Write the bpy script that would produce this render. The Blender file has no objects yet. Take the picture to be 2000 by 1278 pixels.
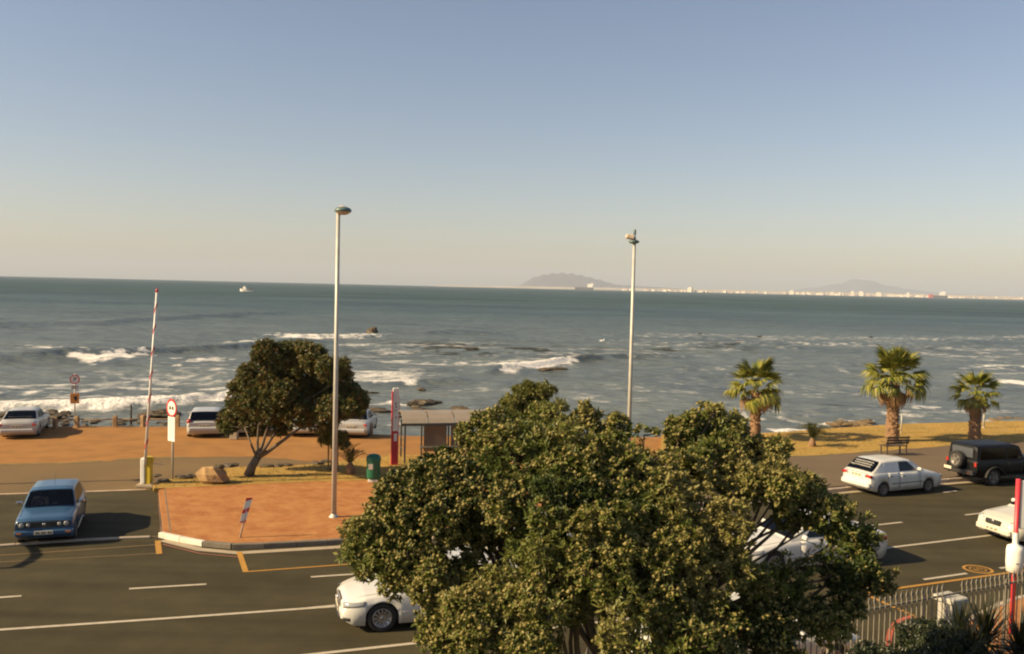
import bpy, math, random
import numpy as np
from mathutils import Vector, Matrix
random.seed(7); RS = np.random.RandomState(11)
S = bpy.context.scene
COL = S.collection
R = math.radians

# ---------------------------------------------------------------- camera
F, H0 = 1800.0, 7.7
PITCH, ROLL = math.atan(78/F), R(1.32)
Fw = Vector((0, math.cos(PITCH), -math.sin(PITCH)))
U0 = Vector((0, math.sin(PITCH), math.cos(PITCH))); R0 = Vector((1, 0, 0))
Up = U0*math.cos(ROLL) - R0*math.sin(ROLL)
Rt = R0*math.cos(ROLL) + U0*math.sin(ROLL)
CAM = Vector((0, 0, H0))
cd = bpy.data.cameras.new('camera'); cam = bpy.data.objects.new('camera', cd); COL.objects.link(cam)
m = Matrix((Rt, Up, -Fw)).transposed().to_4x4(); m.translation = CAM
cam.matrix_world = m
cd.sensor_width = 36; cd.lens = F/2000*36; cd.clip_start = 0.1; cd.clip_end = 60000
S.camera = cam

# ---------------------------------------------------------------- light
SUN_AZ, SUN_EL = R(15), R(31)         # shadows run along +X turned 15 deg towards +Y
w = bpy.data.worlds.new('World'); S.world = w; w.use_nodes = True
nt = w.node_tree; nt.nodes.clear()
out = nt.nodes.new('ShaderNodeOutputWorld'); bg = nt.nodes.new('ShaderNodeBackground')
sky = nt.nodes.new('ShaderNodeTexSky'); sky.sky_type = 'NISHITA'; sky.sun_disc = False
sky.sun_elevation = SUN_EL
sky.sun_rotation = R(270) - SUN_AZ       # sun stands over -X, a little behind the camera
sky.altitude = 10; sky.air_density = 1.0; sky.dust_density = 0.9; sky.ozone_density = 1.0
tint = nt.nodes.new('ShaderNodeMix'); tint.data_type = 'RGBA'; tint.blend_type = 'MULTIPLY'; tint.inputs[0].default_value = 1
tint.inputs[7].default_value = (1.28, 1.14, 1.11, 1)
nt.links.new(sky.outputs[0], tint.inputs[6]); nt.links.new(tint.outputs[2], bg.inputs[0])
bg.inputs[1].default_value = 0.0575
nt.links.new(bg.outputs[0], out.inputs[0])
sl = bpy.data.lights.new('sun', 'SUN'); sl.energy = 5.0; sl.angle = R(0.6); sl.color = (1.0, 0.78, 0.46)
so = bpy.data.objects.new('sun', sl); COL.objects.link(so)
sd = Vector((math.cos(SUN_AZ)*math.cos(SUN_EL), math.sin(SUN_AZ)*math.cos(SUN_EL), -math.sin(SUN_EL)))
so.rotation_euler = sd.to_track_quat('-Z', 'Y').to_euler(); so.location = (-20, -5, 20)
S.view_settings.view_transform = 'Standard'; S.view_settings.look = 'None'
S.view_settings.gamma = 1; S.view_settings.exposure = 0.84; S.view_settings.use_curve_mapping = False
S.render.engine = 'CYCLES'
S.cycles.use_denoising = True
S.cycles.filter_width = 2.1
S.cycles.max_bounces = 6; S.cycles.transparent_max_bounces = 12; S.cycles.volume_bounces = 0
S.cycles.caustics_reflective = False; S.cycles.caustics_refractive = False

# ---------------------------------------------------------------- picture -> place
def ray(px, py):
    return Fw*F + Rt*(px-1000) + Up*(639-py)
def P(px, py, z=0.0):                 # where the ray meets height z
    d = ray(px, py); t = (z-H0)/d.z; return CAM + d*t
def Q(px, py, Y):                     # the point of the ray at distance Y
    d = ray(px, py); return CAM + d*(Y/d.y)
def zat(px, py, base):                # height above a base point seen at py
    return Q(px, py, base.y).z

# ---------------------------------------------------------------- mesh helpers
def tagp(o, label=None, cat=None, group=None, kind=None):
    if label: o['label'] = label
    if cat: o['category'] = cat
    if group: o['group'] = group
    if kind: o['kind'] = kind
    return o
def empty(name, loc=(0,0,0), rz=0, label=None, cat=None, group=None, kind=None):
    o = bpy.data.objects.new(name, None); COL.objects.link(o)
    o.empty_display_size = 0.2; o.location = loc; o.rotation_euler = (0, 0, rz)
    return tagp(o, label, cat, group, kind)
def mobj(name, me, parent=None, loc=None):
    o = bpy.data.objects.new(name, me); COL.objects.link(o)
    if parent: o.parent = parent
    if loc is not None: o.location = loc
    return o
def npmesh(name, V, Fc, mat, smooth=False, col=None):
    """V (n,3), Fc (m,k) numpy"""
    me = bpy.data.meshes.new(name)
    V = np.asarray(V, np.float32); Fc = np.asarray(Fc, np.int32); k = Fc.shape[1]
    me.vertices.add(len(V)); me.vertices.foreach_set('co', V.ravel())
    me.loops.add(Fc.size); me.loops.foreach_set('vertex_index', Fc.ravel())
    me.polygons.add(len(Fc)); me.polygons.foreach_set('loop_start', np.arange(0, Fc.size, k, dtype=np.int32))
    me.polygons.foreach_set('use_smooth', np.full(len(Fc), smooth, bool))
    me.update(calc_edges=True)
    if col is not None:
        for nm, arr in col.items():
            a = me.attributes.new(nm, 'FLOAT', 'POINT'); a.data.foreach_set('value', np.asarray(arr, np.float32).ravel())
    if mat: me.materials.append(mat)
    return me

class MB:
    def __init__(s): s.v = []; s.f = []; s.sm = []
    def add(s, vs, fs, smooth=False):
        n = len(s.v); s.v += [tuple(a) for a in vs]; s.f += [tuple(n+i for i in f) for f in fs]; s.sm += [smooth]*len(fs); return s
    def box(s, c, d, rz=0, ry=0, rx=0, taper=1.0, M=None):
        x, y, z = d[0]/2, d[1]/2, d[2]/2
        vs = [(-x,-y,-z),(x,-y,-z),(x,y,-z),(-x,y,-z),(-x*taper,-y*taper,z),(x*taper,-y*taper,z),(x*taper,y*taper,z),(-x*taper,y*taper,z)]
        if M is None: M = Matrix.Rotation(rz,3,'Z') @ Matrix.Rotation(ry,3,'Y') @ Matrix.Rotation(rx,3,'X')
        vs = [Vector(c)+M@Vector(a) for a in vs]
        return s.add(vs, [(3,2,1,0),(4,5,6,7),(0,1,5,4),(1,2,6,5),(2,3,7,6),(3,0,4,7)])
    def rbox(s, c, d, b=0.02, rz=0, ry=0):     # box with bevelled edges
        x, y, z = d[0]/2, d[1]/2, d[2]/2; b = min(b, x*.9, y*.9, z*.9)
        rings = []
        for (dz, sh) in ((-z, b), (-z+b, 0), (z-b, 0), (z, b)):
            X, Y = x-sh, y-sh; c2 = b*.6 if sh == 0 else b*.3
            rings.append([(-X+c2,-Y,dz),(X-c2,-Y,dz),(X,-Y+c2,dz),(X,Y-c2,dz),(X-c2,Y,dz),(-X+c2,Y,dz),(-X,Y-c2,dz),(-X,-Y+c2,dz)])
        M = Matrix.Rotation(rz,3,'Z') @ Matrix.Rotation(ry,3,'Y')
        vs = [Vector(c)+M@Vector(a) for r in rings for a in r]; fs = []
        for k in range(3):
            for i in range(8): fs.append((k*8+i, k*8+(i+1)%8, (k+1)*8+(i+1)%8, (k+1)*8+i))
        fs.append(tuple(reversed(range(8)))); fs.append(tuple(range(24,32)))
        return s.add(vs, fs)
    def tube(s, pts, rad, n=8, cap=True, smooth=True):
        pts = [Vector(p) for p in pts]
        if not hasattr(rad, '__len__'): rad = [rad]*len(pts)
        vs = []; u = None
        for i, p in enumerate(pts):
            t = (pts[min(i+1,len(pts)-1)] - pts[max(i-1,0)]).normalized()
            if u is None:
                u = t.cross(Vector((0,0,1)));
                if u.length < 1e-3: u = t.cross(Vector((1,0,0)))
            else: u = u - t*u.dot(t)
            u.normalize(); v = t.cross(u)
            for k in range(n):
                a = 2*math.pi*k/n; vs.append(p + (u*math.cos(a)+v*math.sin(a))*rad[i])
        fs = []
        for i in range(len(pts)-1):
            for k in range(n): fs.append((i*n+k, i*n+(k+1)%n, (i+1)*n+(k+1)%n, (i+1)*n+k))
        s.add(vs, fs, smooth)
        if cap:
            N = len(s.v)-len(vs)
            s.f.append(tuple(N+k for k in reversed(range(n)))); s.f.append(tuple(N+(len(pts)-1)*n+k for k in range(n))); s.sm += [False, False]
        return s
    def lathe(s, prof, c=(0,0,0), n=16, axis='Z', smooth=True, sq=1.0):
        vs = []
        for (r, h) in prof:
            for k in range(n):
                a = 2*math.pi*k/n; x, y = r*math.cos(a), r*math.sin(a)*sq
                q = (x,y,h) if axis == 'Z' else ((x,h,y) if axis == 'Y' else (h,x,y))
                vs.append((q[0]+c[0], q[1]+c[1], q[2]+c[2]))
        fs = []
        for i in range(len(prof)-1):
            for k in range(n):
                f = (i*n+k, i*n+(k+1)%n, (i+1)*n+(k+1)%n, (i+1)*n+k)
                fs.append(f if axis != 'Y' else tuple(reversed(f)))
        s.add(vs, fs, smooth)
        return s
    def prism(s, poly, z0, z1):
        n = len(poly); vs = [(p[0],p[1],z0) for p in poly]+[(p[0],p[1],z1) for p in poly]
        fs = [tuple(reversed(range(n))), tuple(range(n,2*n))]+[(i,(i+1)%n,n+(i+1)%n,n+i) for i in range(n)]
        return s.add(vs, fs)
    def blob(s, c, r, sx=1, sy=1, sz=1, noise=.2, n=(8,6), seed=0):
        rg = random.Random(seed); nu, nv = n; vs = []; c = Vector(c)
        for j in range(1, nv):
            th = math.pi*j/nv
            for i in range(nu):
                a = 2*math.pi*i/nu + .3*j; k = r*(1+rg.uniform(-noise, noise))
                vs.append(c+Vector((k*sx*math.sin(th)*math.cos(a), k*sy*math.sin(th)*math.sin(a), k*sz*math.cos(th))))
        vs.append(c+Vector((0,0,r*sz))); vs.append(c+Vector((0,0,-r*sz))); T, B = len(vs)-2, len(vs)-1; fs = []
        for j in range(nv-2):
            for i in range(nu): fs.append((j*nu+i, (j+1)*nu+i, (j+1)*nu+(i+1)%nu, j*nu+(i+1)%nu))
        for i in range(nu): fs.append((T, i, (i+1)%nu)); fs.append((B, (nv-2)*nu+(i+1)%nu, (nv-2)*nu+i))
        return s.add(vs, fs)
    def mesh(s, name, mat):
        me = bpy.data.meshes.new(name); me.from_pydata(s.v, [], s.f); me.polygons.foreach_set('use_smooth', s.sm)
        if mat: me.materials.append(mat)
        me.update(); return me
    def build(s, name, mat, parent=None, loc=None):
        return mobj(name, s.mesh(name, mat), parent, loc)

def copy_tree(o, loc=None, rz=None, scale=None, parent=None):
    c = o.copy(); COL.objects.link(c); c.parent = parent
    if loc is not None: c.location = loc
    if rz is not None: c.rotation_euler = (0,0,rz)
    if scale is not None: c.scale = (scale,)*3
    for ch in list(o.children): copy_tree(ch, parent=c)
    return c

# ---------------------------------------------------------------- materials
def mat(name, base, rough=.6, var=.12, scale=4.0, bump=0.0, bscale=None, metal=0, spec=.5, coat=0, col2=None, detail=5, attr=None):
    M = bpy.data.materials.new(name); M.use_nodes = True; n = M.node_tree.nodes; L = M.node_tree.links
    b = n['Principled BSDF']; b.inputs['Roughness'].default_value = rough; b.inputs['Metallic'].default_value = metal
    b.inputs['Specular IOR Level'].default_value = spec; b.inputs['Coat Weight'].default_value = coat
    b.inputs['Coat Roughness'].default_value = .06
    tc = n.new('ShaderNodeTexCoord'); no = n.new('ShaderNodeTexNoise'); no.inputs['Scale'].default_value = scale; no.inputs['Detail'].default_value = detail
    L.new(tc.outputs['Object'], no.inputs['Vector'])
    ramp = n.new('ShaderNodeMapRange'); ramp.inputs[1].default_value = .3; ramp.inputs[2].default_value = .7
    L.new(no.outputs[0], ramp.inputs[0])
    mx = n.new('ShaderNodeMix'); mx.data_type = 'RGBA'
    c2 = col2 if col2 else tuple(min(1, c*(1+var)) for c in base)
    c1 = base if col2 else tuple(c*(1-var) for c in base)
    mx.inputs[6].default_value = (*c1, 1); mx.inputs[7].default_value = (*c2, 1)
    L.new(ramp.outputs[0], mx.inputs[0]); L.new(mx.outputs[2], b.inputs['Base Color'])
    if bump:
        n2 = n.new('ShaderNodeTexNoise'); n2.inputs['Scale'].default_value = bscale or scale*6; n2.inputs['Detail'].default_value = 6
        L.new(tc.outputs['Object'], n2.inputs['Vector'])
        bp = n.new('ShaderNodeBump'); bp.inputs['Distance'].default_value = bump; bp.inputs['Strength'].default_value = .8
        L.new(n2.outputs[0], bp.inputs['Height']); L.new(bp.outputs[0], b.inputs['Normal'])
    M['mix'] = mx.name
    return M
def glassmat(name, tint=(.05,.07,.075), alpha=.55):
    M = bpy.data.materials.new(name); M.use_nodes = True; n = M.node_tree.nodes; L = M.node_tree.links; n.clear()
    o = n.new('ShaderNodeOutputMaterial'); t = n.new('ShaderNodeBsdfTransparent'); t.inputs[0].default_value = (*tint, 1)
    g = n.new('ShaderNodeBsdfGlossy'); g.inputs['Roughness'].default_value = .04; fr = n.new('ShaderNodeFresnel'); fr.inputs[0].default_value = 1.5
    no = n.new('ShaderNodeTexNoise'); no.inputs['Scale'].default_value = 2.0
    mr = n.new('ShaderNodeMapRange'); mr.inputs[3].default_value = .9; mr.inputs[4].default_value = 1.0
    L.new(no.outputs[0], mr.inputs[0]); cmb = n.new('ShaderNodeVectorMath'); cmb.operation = 'SCALE'
    cmb.inputs[0].default_value = tint; L.new(mr.outputs[0], cmb.inputs['Scale']); L.new(cmb.outputs[0], t.inputs[0])
    mx = n.new('ShaderNodeMixShader'); L.new(fr.outputs[0], mx.inputs[0]); L.new(t.outputs[0], mx.inputs[1]); L.new(g.outputs[0], mx.inputs[2]); L.new(mx.outputs[0], o.inputs[0])
    return M
def leafmat(name, a, b2, tran=.25, rough=.42, spec=.5):
    """colour runs from a to b2 with each leaf's own 'shade' attribute"""
    M = bpy.data.materials.new(name); M.use_nodes = True; n = M.node_tree.nodes; L = M.node_tree.links
    b = n['Principled BSDF']; b.inputs['Roughness'].default_value = rough; b.inputs['Specular IOR Level'].default_value = spec
    at = n.new('ShaderNodeAttribute'); at.attribute_name = 'shade'
    tc = n.new('ShaderNodeTexCoord'); no = n.new('ShaderNodeTexNoise'); no.inputs['Scale'].default_value = 14; L.new(tc.outputs['Object'], no.inputs['Vector'])
    ad = n.new('ShaderNodeMath'); ad.operation = 'MULTIPLY_ADD'; ad.inputs[1].default_value = .35; L.new(no.outputs[0], ad.inputs[0]); L.new(at.outputs['Fac'], ad.inputs[2])
    cr = n.new('ShaderNodeValToRGB'); e = cr.color_ramp.elements
    e[0].position = .15; e[0].color = (*a, 1); e[1].position = 1.15; e[1].color = (*b2[-1], 1)
    for i, c in enumerate(b2[:-1]):
        q = e.new(.15+(i+1)*.9/len(b2)); q.color = (*c, 1)
    L.new(ad.outputs[0], cr.inputs[0]); L.new(cr.outputs[0], b.inputs['Base Color'])
    tr = n.new('ShaderNodeBsdfTranslucent'); L.new(cr.outputs[0], tr.inputs[0])
    ms = n.new('ShaderNodeMixShader'); ms.inputs[0].default_value = tran
    L.new(b.outputs[0], ms.inputs[1]); L.new(tr.outputs[0], ms.inputs[2]); L.new(ms.outputs[0], n['Material Output'].inputs[0])
    return M

# ---------------------------------------------------------------- value noise in numpy
_tab = RS.rand(256, 256)
def vnoise(x, y, s=0):
    x = x + s*17.3; y = y + s*9.1
    xi = np.floor(x).astype(int); yi = np.floor(y).astype(int); fx = x-xi; fy = y-yi
    fx = fx*fx*(3-2*fx); fy = fy*fy*(3-2*fy)
    a = _tab[xi % 256, yi % 256]; b = _tab[(xi+1) % 256, yi % 256]; c = _tab[xi % 256, (yi+1) % 256]; d = _tab[(xi+1) % 256, (yi+1) % 256]
    return (a*(1-fx)+b*fx)*(1-fy)+(c*(1-fx)+d*fx)*fy
def fbm(x, y, o=4, s=0):
    t = 0; a = .5; n = 0
    for i in range(o): t = t+a*vnoise(x*2**i, y*2**i, s+i*3); n += a; a *= .5
    return t/n
# ================================================================ SETTING
SEA = -2.5
M_asph = mat('asphalt', (.048,.040,.021), .9, .10, .35, .012, 60, col2=(.063,.053,.028), spec=.15)
M_walk = mat('pavement_tar', (.133,.097,.063), .92, .1, .5, .01, 50, col2=(.156,.115,.074), spec=.15)
M_lane = mat('parking_tar', (.185,.122,.058), .92, .1, .25, .012, 40, col2=(.143,.100,.052), spec=.15)
M_sand = mat('sandy_gravel', (.35,.170,.052), .95, .1, .9, .02, 30, col2=(.255,.127,.043), detail=10, spec=.15)
M_grassg = mat('dry_turf', (.44,.27,.075), .95, .1, .5, .03, 25, col2=(.30,.21,.06), spec=.15)
M_conc = mat('concrete', (.36,.29,.20), .85, .15, 3, .006, 40)
M_white = mat('road_paint_white', (.50,.43,.32), .7, .1, 6, 0, col2=(.38,.33,.25))
M_yel = mat('road_paint_yellow', (.44,.22,.03), .75, .1, 5, 0, col2=(.36,.18,.03))
M_yelf = mat('road_paint_yellow_faded', (.17,.105,.035), .8, .1, 8, 0, col2=(.10,.07,.035))
M_red = mat('road_paint_red', (.40,.08,.035), .75, .1, 5, 0, col2=(.36,.09,.05))
M_redf = mat('road_paint_red_faded', (.30,.10,.06), .75, .1, 5, 0, col2=(.2,.09,.06))
M_shore = mat('shore_rock', (.20,.14,.085), .9, .2, .6, .12, 4, col2=(.08,.06,.045))

# paving bricks: running bond in the material, too fine to pick apart at this distance
M_brick = bpy.data.materials.new('paving_brick'); M_brick.use_nodes = True
n = M_brick.node_tree.nodes; L = M_brick.node_tree.links; b = n['Principled BSDF']; b.inputs['Roughness'].default_value = .9; b.inputs['Specular IOR Level'].default_value = .15
tc = n.new('ShaderNodeTexCoord'); br = n.new('ShaderNodeTexBrick'); br.inputs['Scale'].default_value = 1.0
br.inputs['Brick Width'].default_value = .22; br.inputs['Row Height'].default_value = .11; br.inputs['Mortar Size'].default_value = .006
br.inputs['Color1'].default_value = (.40,.155,.050,1); br.inputs['Color2'].default_value = (.29,.105,.034,1); br.inputs['Mortar'].default_value = (.20,.10,.045,1)
rot = n.new('ShaderNodeMapping'); rot.inputs['Rotation'].default_value = (0,0,R(18)); L.new(tc.outputs['Object'], rot.inputs[0]); L.new(rot.outputs[0], br.inputs[0])
no = n.new('ShaderNodeTexNoise'); no.inputs['Scale'].default_value = 1.7; no.inputs['Detail'].default_value = 9; no.inputs['Roughness'].default_value = .7; L.new(tc.outputs['Object'], no.inputs[0])
mr = n.new('ShaderNodeMapRange'); mr.inputs[1].default_value = .35; mr.inputs[2].default_value = .7; mr.inputs[3].default_value = 0; mr.inputs[4].default_value = .85; L.new(no.outputs[0], mr.inputs[0])
mx = n.new('ShaderNodeMix'); mx.data_type = 'RGBA'; mx.inputs[7].default_value = (.47,.235,.085,1); L.new(mr.outputs[0], mx.inputs[0]); L.new(br.outputs[0], mx.inputs[6]); L.new(mx.outputs[2], b.inputs['Base Color'])
bp = n.new('ShaderNodeBump'); bp.inputs['Distance'].default_value = .006; L.new(br.outputs['Fac'], bp.inputs['Height']); bp.invert = True; L.new(bp.outputs[0], b.inputs['Normal'])

# ---- road surface: traffic wear streaks along the lanes
nn = M_asph.node_tree.nodes; LL = M_asph.node_tree.links
tc = nn.new('ShaderNodeTexCoord'); mp = nn.new('ShaderNodeMapping'); mp.inputs['Rotation'].default_value = (0,0,R(-17)); mp.inputs['Scale'].default_value = (.05,1.3,1)
st = nn.new('ShaderNodeTexNoise'); st.inputs['Scale'].default_value = 1.0; st.inputs['Detail'].default_value = 4
LL.new(tc.outputs['Object'], mp.inputs[0]); LL.new(mp.outputs[0], st.inputs[0])
mr = nn.new('ShaderNodeMapRange'); mr.inputs[1].default_value = .3; mr.inputs[2].default_value = .7; mr.inputs[3].default_value = .78; mr.inputs[4].default_value = 1.15; LL.new(st.outputs[0], mr.inputs[0])
ml = nn.new('ShaderNodeVectorMath'); ml.operation = 'SCALE'
st2 = nn.new('ShaderNodeTexNoise'); st2.inputs['Scale'].default_value = 1.1; st2.inputs['Detail'].default_value = 10; st2.inputs['Roughness'].default_value = .72; LL.new(tc.outputs['Object'], st2.inputs[0])
mr2 = nn.new('ShaderNodeMapRange'); mr2.inputs[1].default_value = .3; mr2.inputs[2].default_value = .72; mr2.inputs[3].default_value = .84; mr2.inputs[4].default_value = 1.2; LL.new(st2.outputs[0], mr2.inputs[0])
mm_ = nn.new('ShaderNodeMath'); mm_.operation = 'MULTIPLY'; LL.new(mr.outputs[0], mm_.inputs[0]); LL.new(mr2.outputs[0], mm_.inputs[1]); mr = mm_
mixn = nn[M_asph['mix']]; LL.new(mixn.outputs[2], ml.inputs[0]); LL.new(mr.outputs[0], ml.inputs['Scale']); LL.new(ml.outputs[0], nn['Principled BSDF'].inputs['Base Color'])

# ---- the ground: one sheet, level inland, falling to the sea floor past the top of the bank
EDGE = [P(*q) for q in [(-900,842),(-300,837),(0,835),(100,832),(350,832),(700,845),(760,850),(1000,853),(1290,853),(1400,852),(1500,850),(1600,842),(1750,832),(2000,825),(2500,810),(3000,800)]]
ex = np.array([p.x for p in EDGE]); ey = np.array([p.y for p in EDGE])
def edgeY(x): return np.interp(x, ex, ey)
xs = np.concatenate([np.arange(-150,-70,8), np.arange(-70,90,.8), np.arange(90,180,8)]); ys = np.concatenate([np.arange(-40,40,4), np.arange(40,85,.7), np.arange(85,140,8)])
GX, GY = np.meshgrid(xs, ys); d = GY-edgeY(GX)
drop = np.clip(d, 0, None)
GZ = -0.28*drop - .25*(fbm(GX*.5, GY*.5, 4)-.45)*np.clip(drop,0,3) - .35*np.clip(drop,0,1.2)
GZ = np.maximum(GZ, -7)
nx, ny = len(xs), len(ys)
I = np.arange(nx*ny).reshape(ny, nx); FQ = np.stack([I[:-1,:-1],I[:-1,1:],I[1:,1:],I[1:,:-1]], -1).reshape(-1,4)
g = mobj('ground', npmesh('ground', np.stack([GX,GY,GZ],-1).reshape(-1,3), FQ, M_shore, True)); g['kind'] = 'structure'
def groundz(x, y):
    dr = max(0.0, y-float(edgeY(x))); return max(-7, -0.28*dr-.35*min(dr,1.2))

def sheet(name, pts, z, m_, z0=None, kind='structure', bulge=0):
    """a flat sheet (or a slab down to z0) from picture points on height z"""
    import mathutils.geometry as mg
    W = [P(a, b_, z) if not isinstance(a, Vector) else a for a, b_ in [(q if not isinstance(q, Vector) else (q, None)) for q in pts]]
    for q in W: q.z = z
    tri = mg.tessellate_polygon([W]); vs = [tuple(q) for q in W]; n_ = len(vs); fs = []
    for t in tri:
        a, b_, c = (W[i] for i in t)
        fs.append(t if (b_-a).cross(c-a).z > 0 else tuple(reversed(t)))
    if z0 is not None:
        vs += [(q.x, q.y, z0) for q in W]
        for i in range(n_):
            j = (i+1) % n_; fs.append((i, j, n_+j, n_+i))
    me = bpy.data.meshes.new(name); me.from_pydata(vs, [], fs); me.materials.append(m_); me.update()
    o = mobj(name, me)
    if kind: o['kind'] = kind
    return o
def jag(pts, amp, step=14, seed=1):
    r_ = random.Random(seed); o_ = []
    for (a, b_), (c, d_) in zip(pts, pts[1:]):
        n_ = max(1, int(abs(c-a)/step)); o_ += [(a+(c-a)*i/n_, b_+(d_-b_)*i/n_+(r_.uniform(-amp, amp) if i else 0)) for i in range(n_)]
    return o_+[pts[-1]]
def edgepts(x0, x1, z, inset=.0):
    return [Vector((x, float(edgeY(x))-inset, z)) for x in np.linspace(x0, x1, 40)]

# road: the carriageway in front of the far kerb
KERB = [(-900,1135),(-400,1095),(0,1066),(100,1058),(312,1048),(390,1066),(465,1073),(690,1061),(1000,1028),(1300,998),(1650,959),(1850,942),(2050,926),(2500,884),(3200,818)]
road = sheet('road', [Vector((-70,-10,.004))]+[P(a,b_,.004) for a,b_ in KERB]+[Vector((100,-10,.004))], .004, M_asph)
drive = sheet('driveway', [(-900,1133),(-400,1093),(0,1064),(100,1056),(312,1046),(307,957),(285,930),(-900,930)], .008, M_asph)
lane = sheet('parking_lane', [(-900,985),(-300,971),(0,963),(290,957),(330,938),(450,915),(650,908),(760,893),(1150,893),(1150,870),(-900,880)], .012, M_lane)
e0 = edgepts(-80, float(P(1310,853).x), .016, .3)
sandp = [(-900,960),(-400,928),(0,907),(130,905),(300,894),(480,892),(560,896),(640,906),(700,898),(800,893),(1100,895),(1310,893)]
sand = sheet('sandy_car_park', [P(a,b_,.016) for a,b_ in jag(sandp, .9)]+list(reversed(e0)), .016, M_sand)
M_weed = mat('weedy_edge', (.16,.115,.035), .95, .2, 3)
# pavements and verges
brickp = [(310,957),(320,1041),(390,1058),(465,1063),(690,1050),(1000,1018),(1100,1008),(1100,905),(760,936),(720,938),(600,941),(440,948),(330,953)]
pav = sheet('pavement', brickp, .14, M_brick, 0.0)
walk = sheet('seaside_walk', [(1100,1008),(1300,988),(1650,950),(1850,933),(2050,917),(2500,876),(3200,810),(3200,760),(2500,828),(2000,862),(1870,869),(1780,876),(1650,886),(1500,894),(1290,902),(1100,905)], .139, M_walk, 0.0)
isl = sheet('verge', [(330,953),(440,948),(600,941),(720,938),(760,936),(1100,905),(1100,893),(760,888),(640,905),(560,910),(450,913),(400,925),(330,936),(298,944),(300,954)], .15, M_grassg, 0.0)
lawn = sheet('lawn', [P(a,b_,.15) for a,b_ in jag([(1290,902),(1500,894),(1650,886),(1780,876),(1870,869),(2000,862),(2500,828),(3200,760)], 1.0, 12, 4)]+list(reversed(edgepts(float(P(1290,853).x), 75, .15, .25))), .15, M_grassg, -.1)
# the near side: pavement behind the fence and the garden below the balcony
NK = [(-3,13.6),(6.2,17.6),(7.4,18.3),(8.7,18.9),(9.5,20.2),(10.7,21.2),(12.7,22.9),(34,33)]
nearp = sheet('near_pavement', [Vector((a,b_,.14)) for a,b_ in NK]+[Vector((34,30.4,.14)),Vector((14,20.4,.14)),Vector((-3,11.9,.14))], .14, M_brick, 0.0)
M_soil = mat('garden_soil', (.09,.07,.035), .95, .3, 1.5, .05, 10, col2=(.05,.07,.02))
kerb_pts = [Vector((a,b_,0)) for a,b_ in NK]
garden = sheet('garden', [Vector((-30,-1.6,.1)),Vector((-3,11.9,.1)),Vector((34,30.4,.1)),Vector((34,-6,.1)),Vector((-30,-6,.1))], .13, M_soil, 0.0)

# ---- kerbs: every stone its own piece
M_kerbw = mat('kerb_whitewash', (.66,.60,.50), .8, .12, 3, .005)
M_kerbd = mat('kerb_dark', (.16,.135,.10), .85, .2, 3, .005)
M_kerbc = mat('kerb_concrete', (.36,.29,.22), .85, .15, 3, .005)
def resample(pts, step):
    out_ = [pts[0]]; acc = 0
    for a, b_ in zip(pts, pts[1:]):
        d_ = (b_-a); Ln = d_.length; t = step-acc
        while t <= Ln: out_.append(a+d_*(t/Ln)); t += step
        acc = (Ln-(t-step))
    return out_
def kerb_run(name, px, z, h, wdt, m_fn, step=1.0, off=0.0):
    root = empty(name, (0,0,0), kind='structure')
    pts = resample([P(a,b_,0) for a,b_ in px], step); meshes = {}
    for i in range(len(pts)-1):
        a, b_ = pts[i], pts[i+1]; c = (a+b_)/2; dr = (b_-a); rz = math.atan2(dr.y, dr.x); L_ = round(dr.length, 1)
        m_ = m_fn(c); key = (m_.name, L_)
        if key not in meshes:
            q = MB(); q.rbox((0,0,0), (dr.length-.012, wdt, h), .015); meshes[key] = q.mesh('kerb_stone', m_)
        o = mobj('kerb_stone', meshes[key], root); nrm = Vector((-dr.y, dr.x, 0)).normalized()
        o.location = c + nrm*(wdt/2+off-.10); o.location.z = z+random.uniform(-.003,.003); o.rotation_euler = (0,0,rz)
    return root
xw0, xw1 = P(314,1046).x, P(388,1064).x; xd1 = P(455,1073).x
kerb_run('kerb', [(314,1049),(390,1066),(465,1073),(690,1061),(1000,1028),(1300,998),(1650,959),(1850,942),(2050,926),(2500,884)], .077, .16, .16,
    lambda c: M_kerbw if c.x < xw1 else (M_kerbd if c.x < xd1 else (M_kerbd if c.x < P(700,1060).x else M_kerbc)), .9)
kerb_run('dropped_kerb', [(-500,1103),(0,1068),(100,1060),(200,1054),(312,1050)], .03, .06, .14, lambda c: M_kerbc, .9)
_P = P
nk_root = empty('near_kerb', (0,0,0), kind='structure')
for a, b_ in zip(resample(kerb_pts, .9), resample(kerb_pts, .9)[1:]):
    c = (a+b_)/2; dr = b_-a; q = MB(); q.rbox((0,0,0), (dr.length-.012,.16,.16), .015); o = q.build('kerb_stone', M_kerbc, nk_root)
    o.location = (c.x, c.y, .078); o.rotation_euler = (0,0,math.atan2(dr.y, dr.x))
def ribbon(name, px, wdt, z, m_, world=False, par=None, kind='structure'):
    pts = [Vector(p) if world else P(p[0],p[1],z) for p in px]
    vs = []; fs = []
    for i, p in enumerate(pts):
        t = pts[min(i+1,len(pts)-1)]-pts[max(i-1,0)]; nn_ = Vector((-t.y, t.x, 0)).normalized()
        vs += [(p+nn_*wdt/2)[:2]+(z,), (p-nn_*wdt/2)[:2]+(z,)]
        if i: k = 2*i; fs.append((k-2, k-1, k+1, k))
    me = bpy.data.meshes.new(name); me.from_pydata(vs, [], fs); me.materials.append(m_); me.update()
    o = mobj(name, me, par)
    if not par: o['kind'] = kind
    return o
for seg in ([(2,907.5),(60,906.2),(130,905),(200,900.5)],[(225,898.5),(300,894.5),(360,893.5)]): ribbon('weed_strip', jag(seg, .5, 9, 3), .30, .0185, M_weed)
ribbon('paving_joint', [P(322,956,.144), P(333,1039,.144)], .035, .1435, M_kerbd, world=True)
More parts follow.
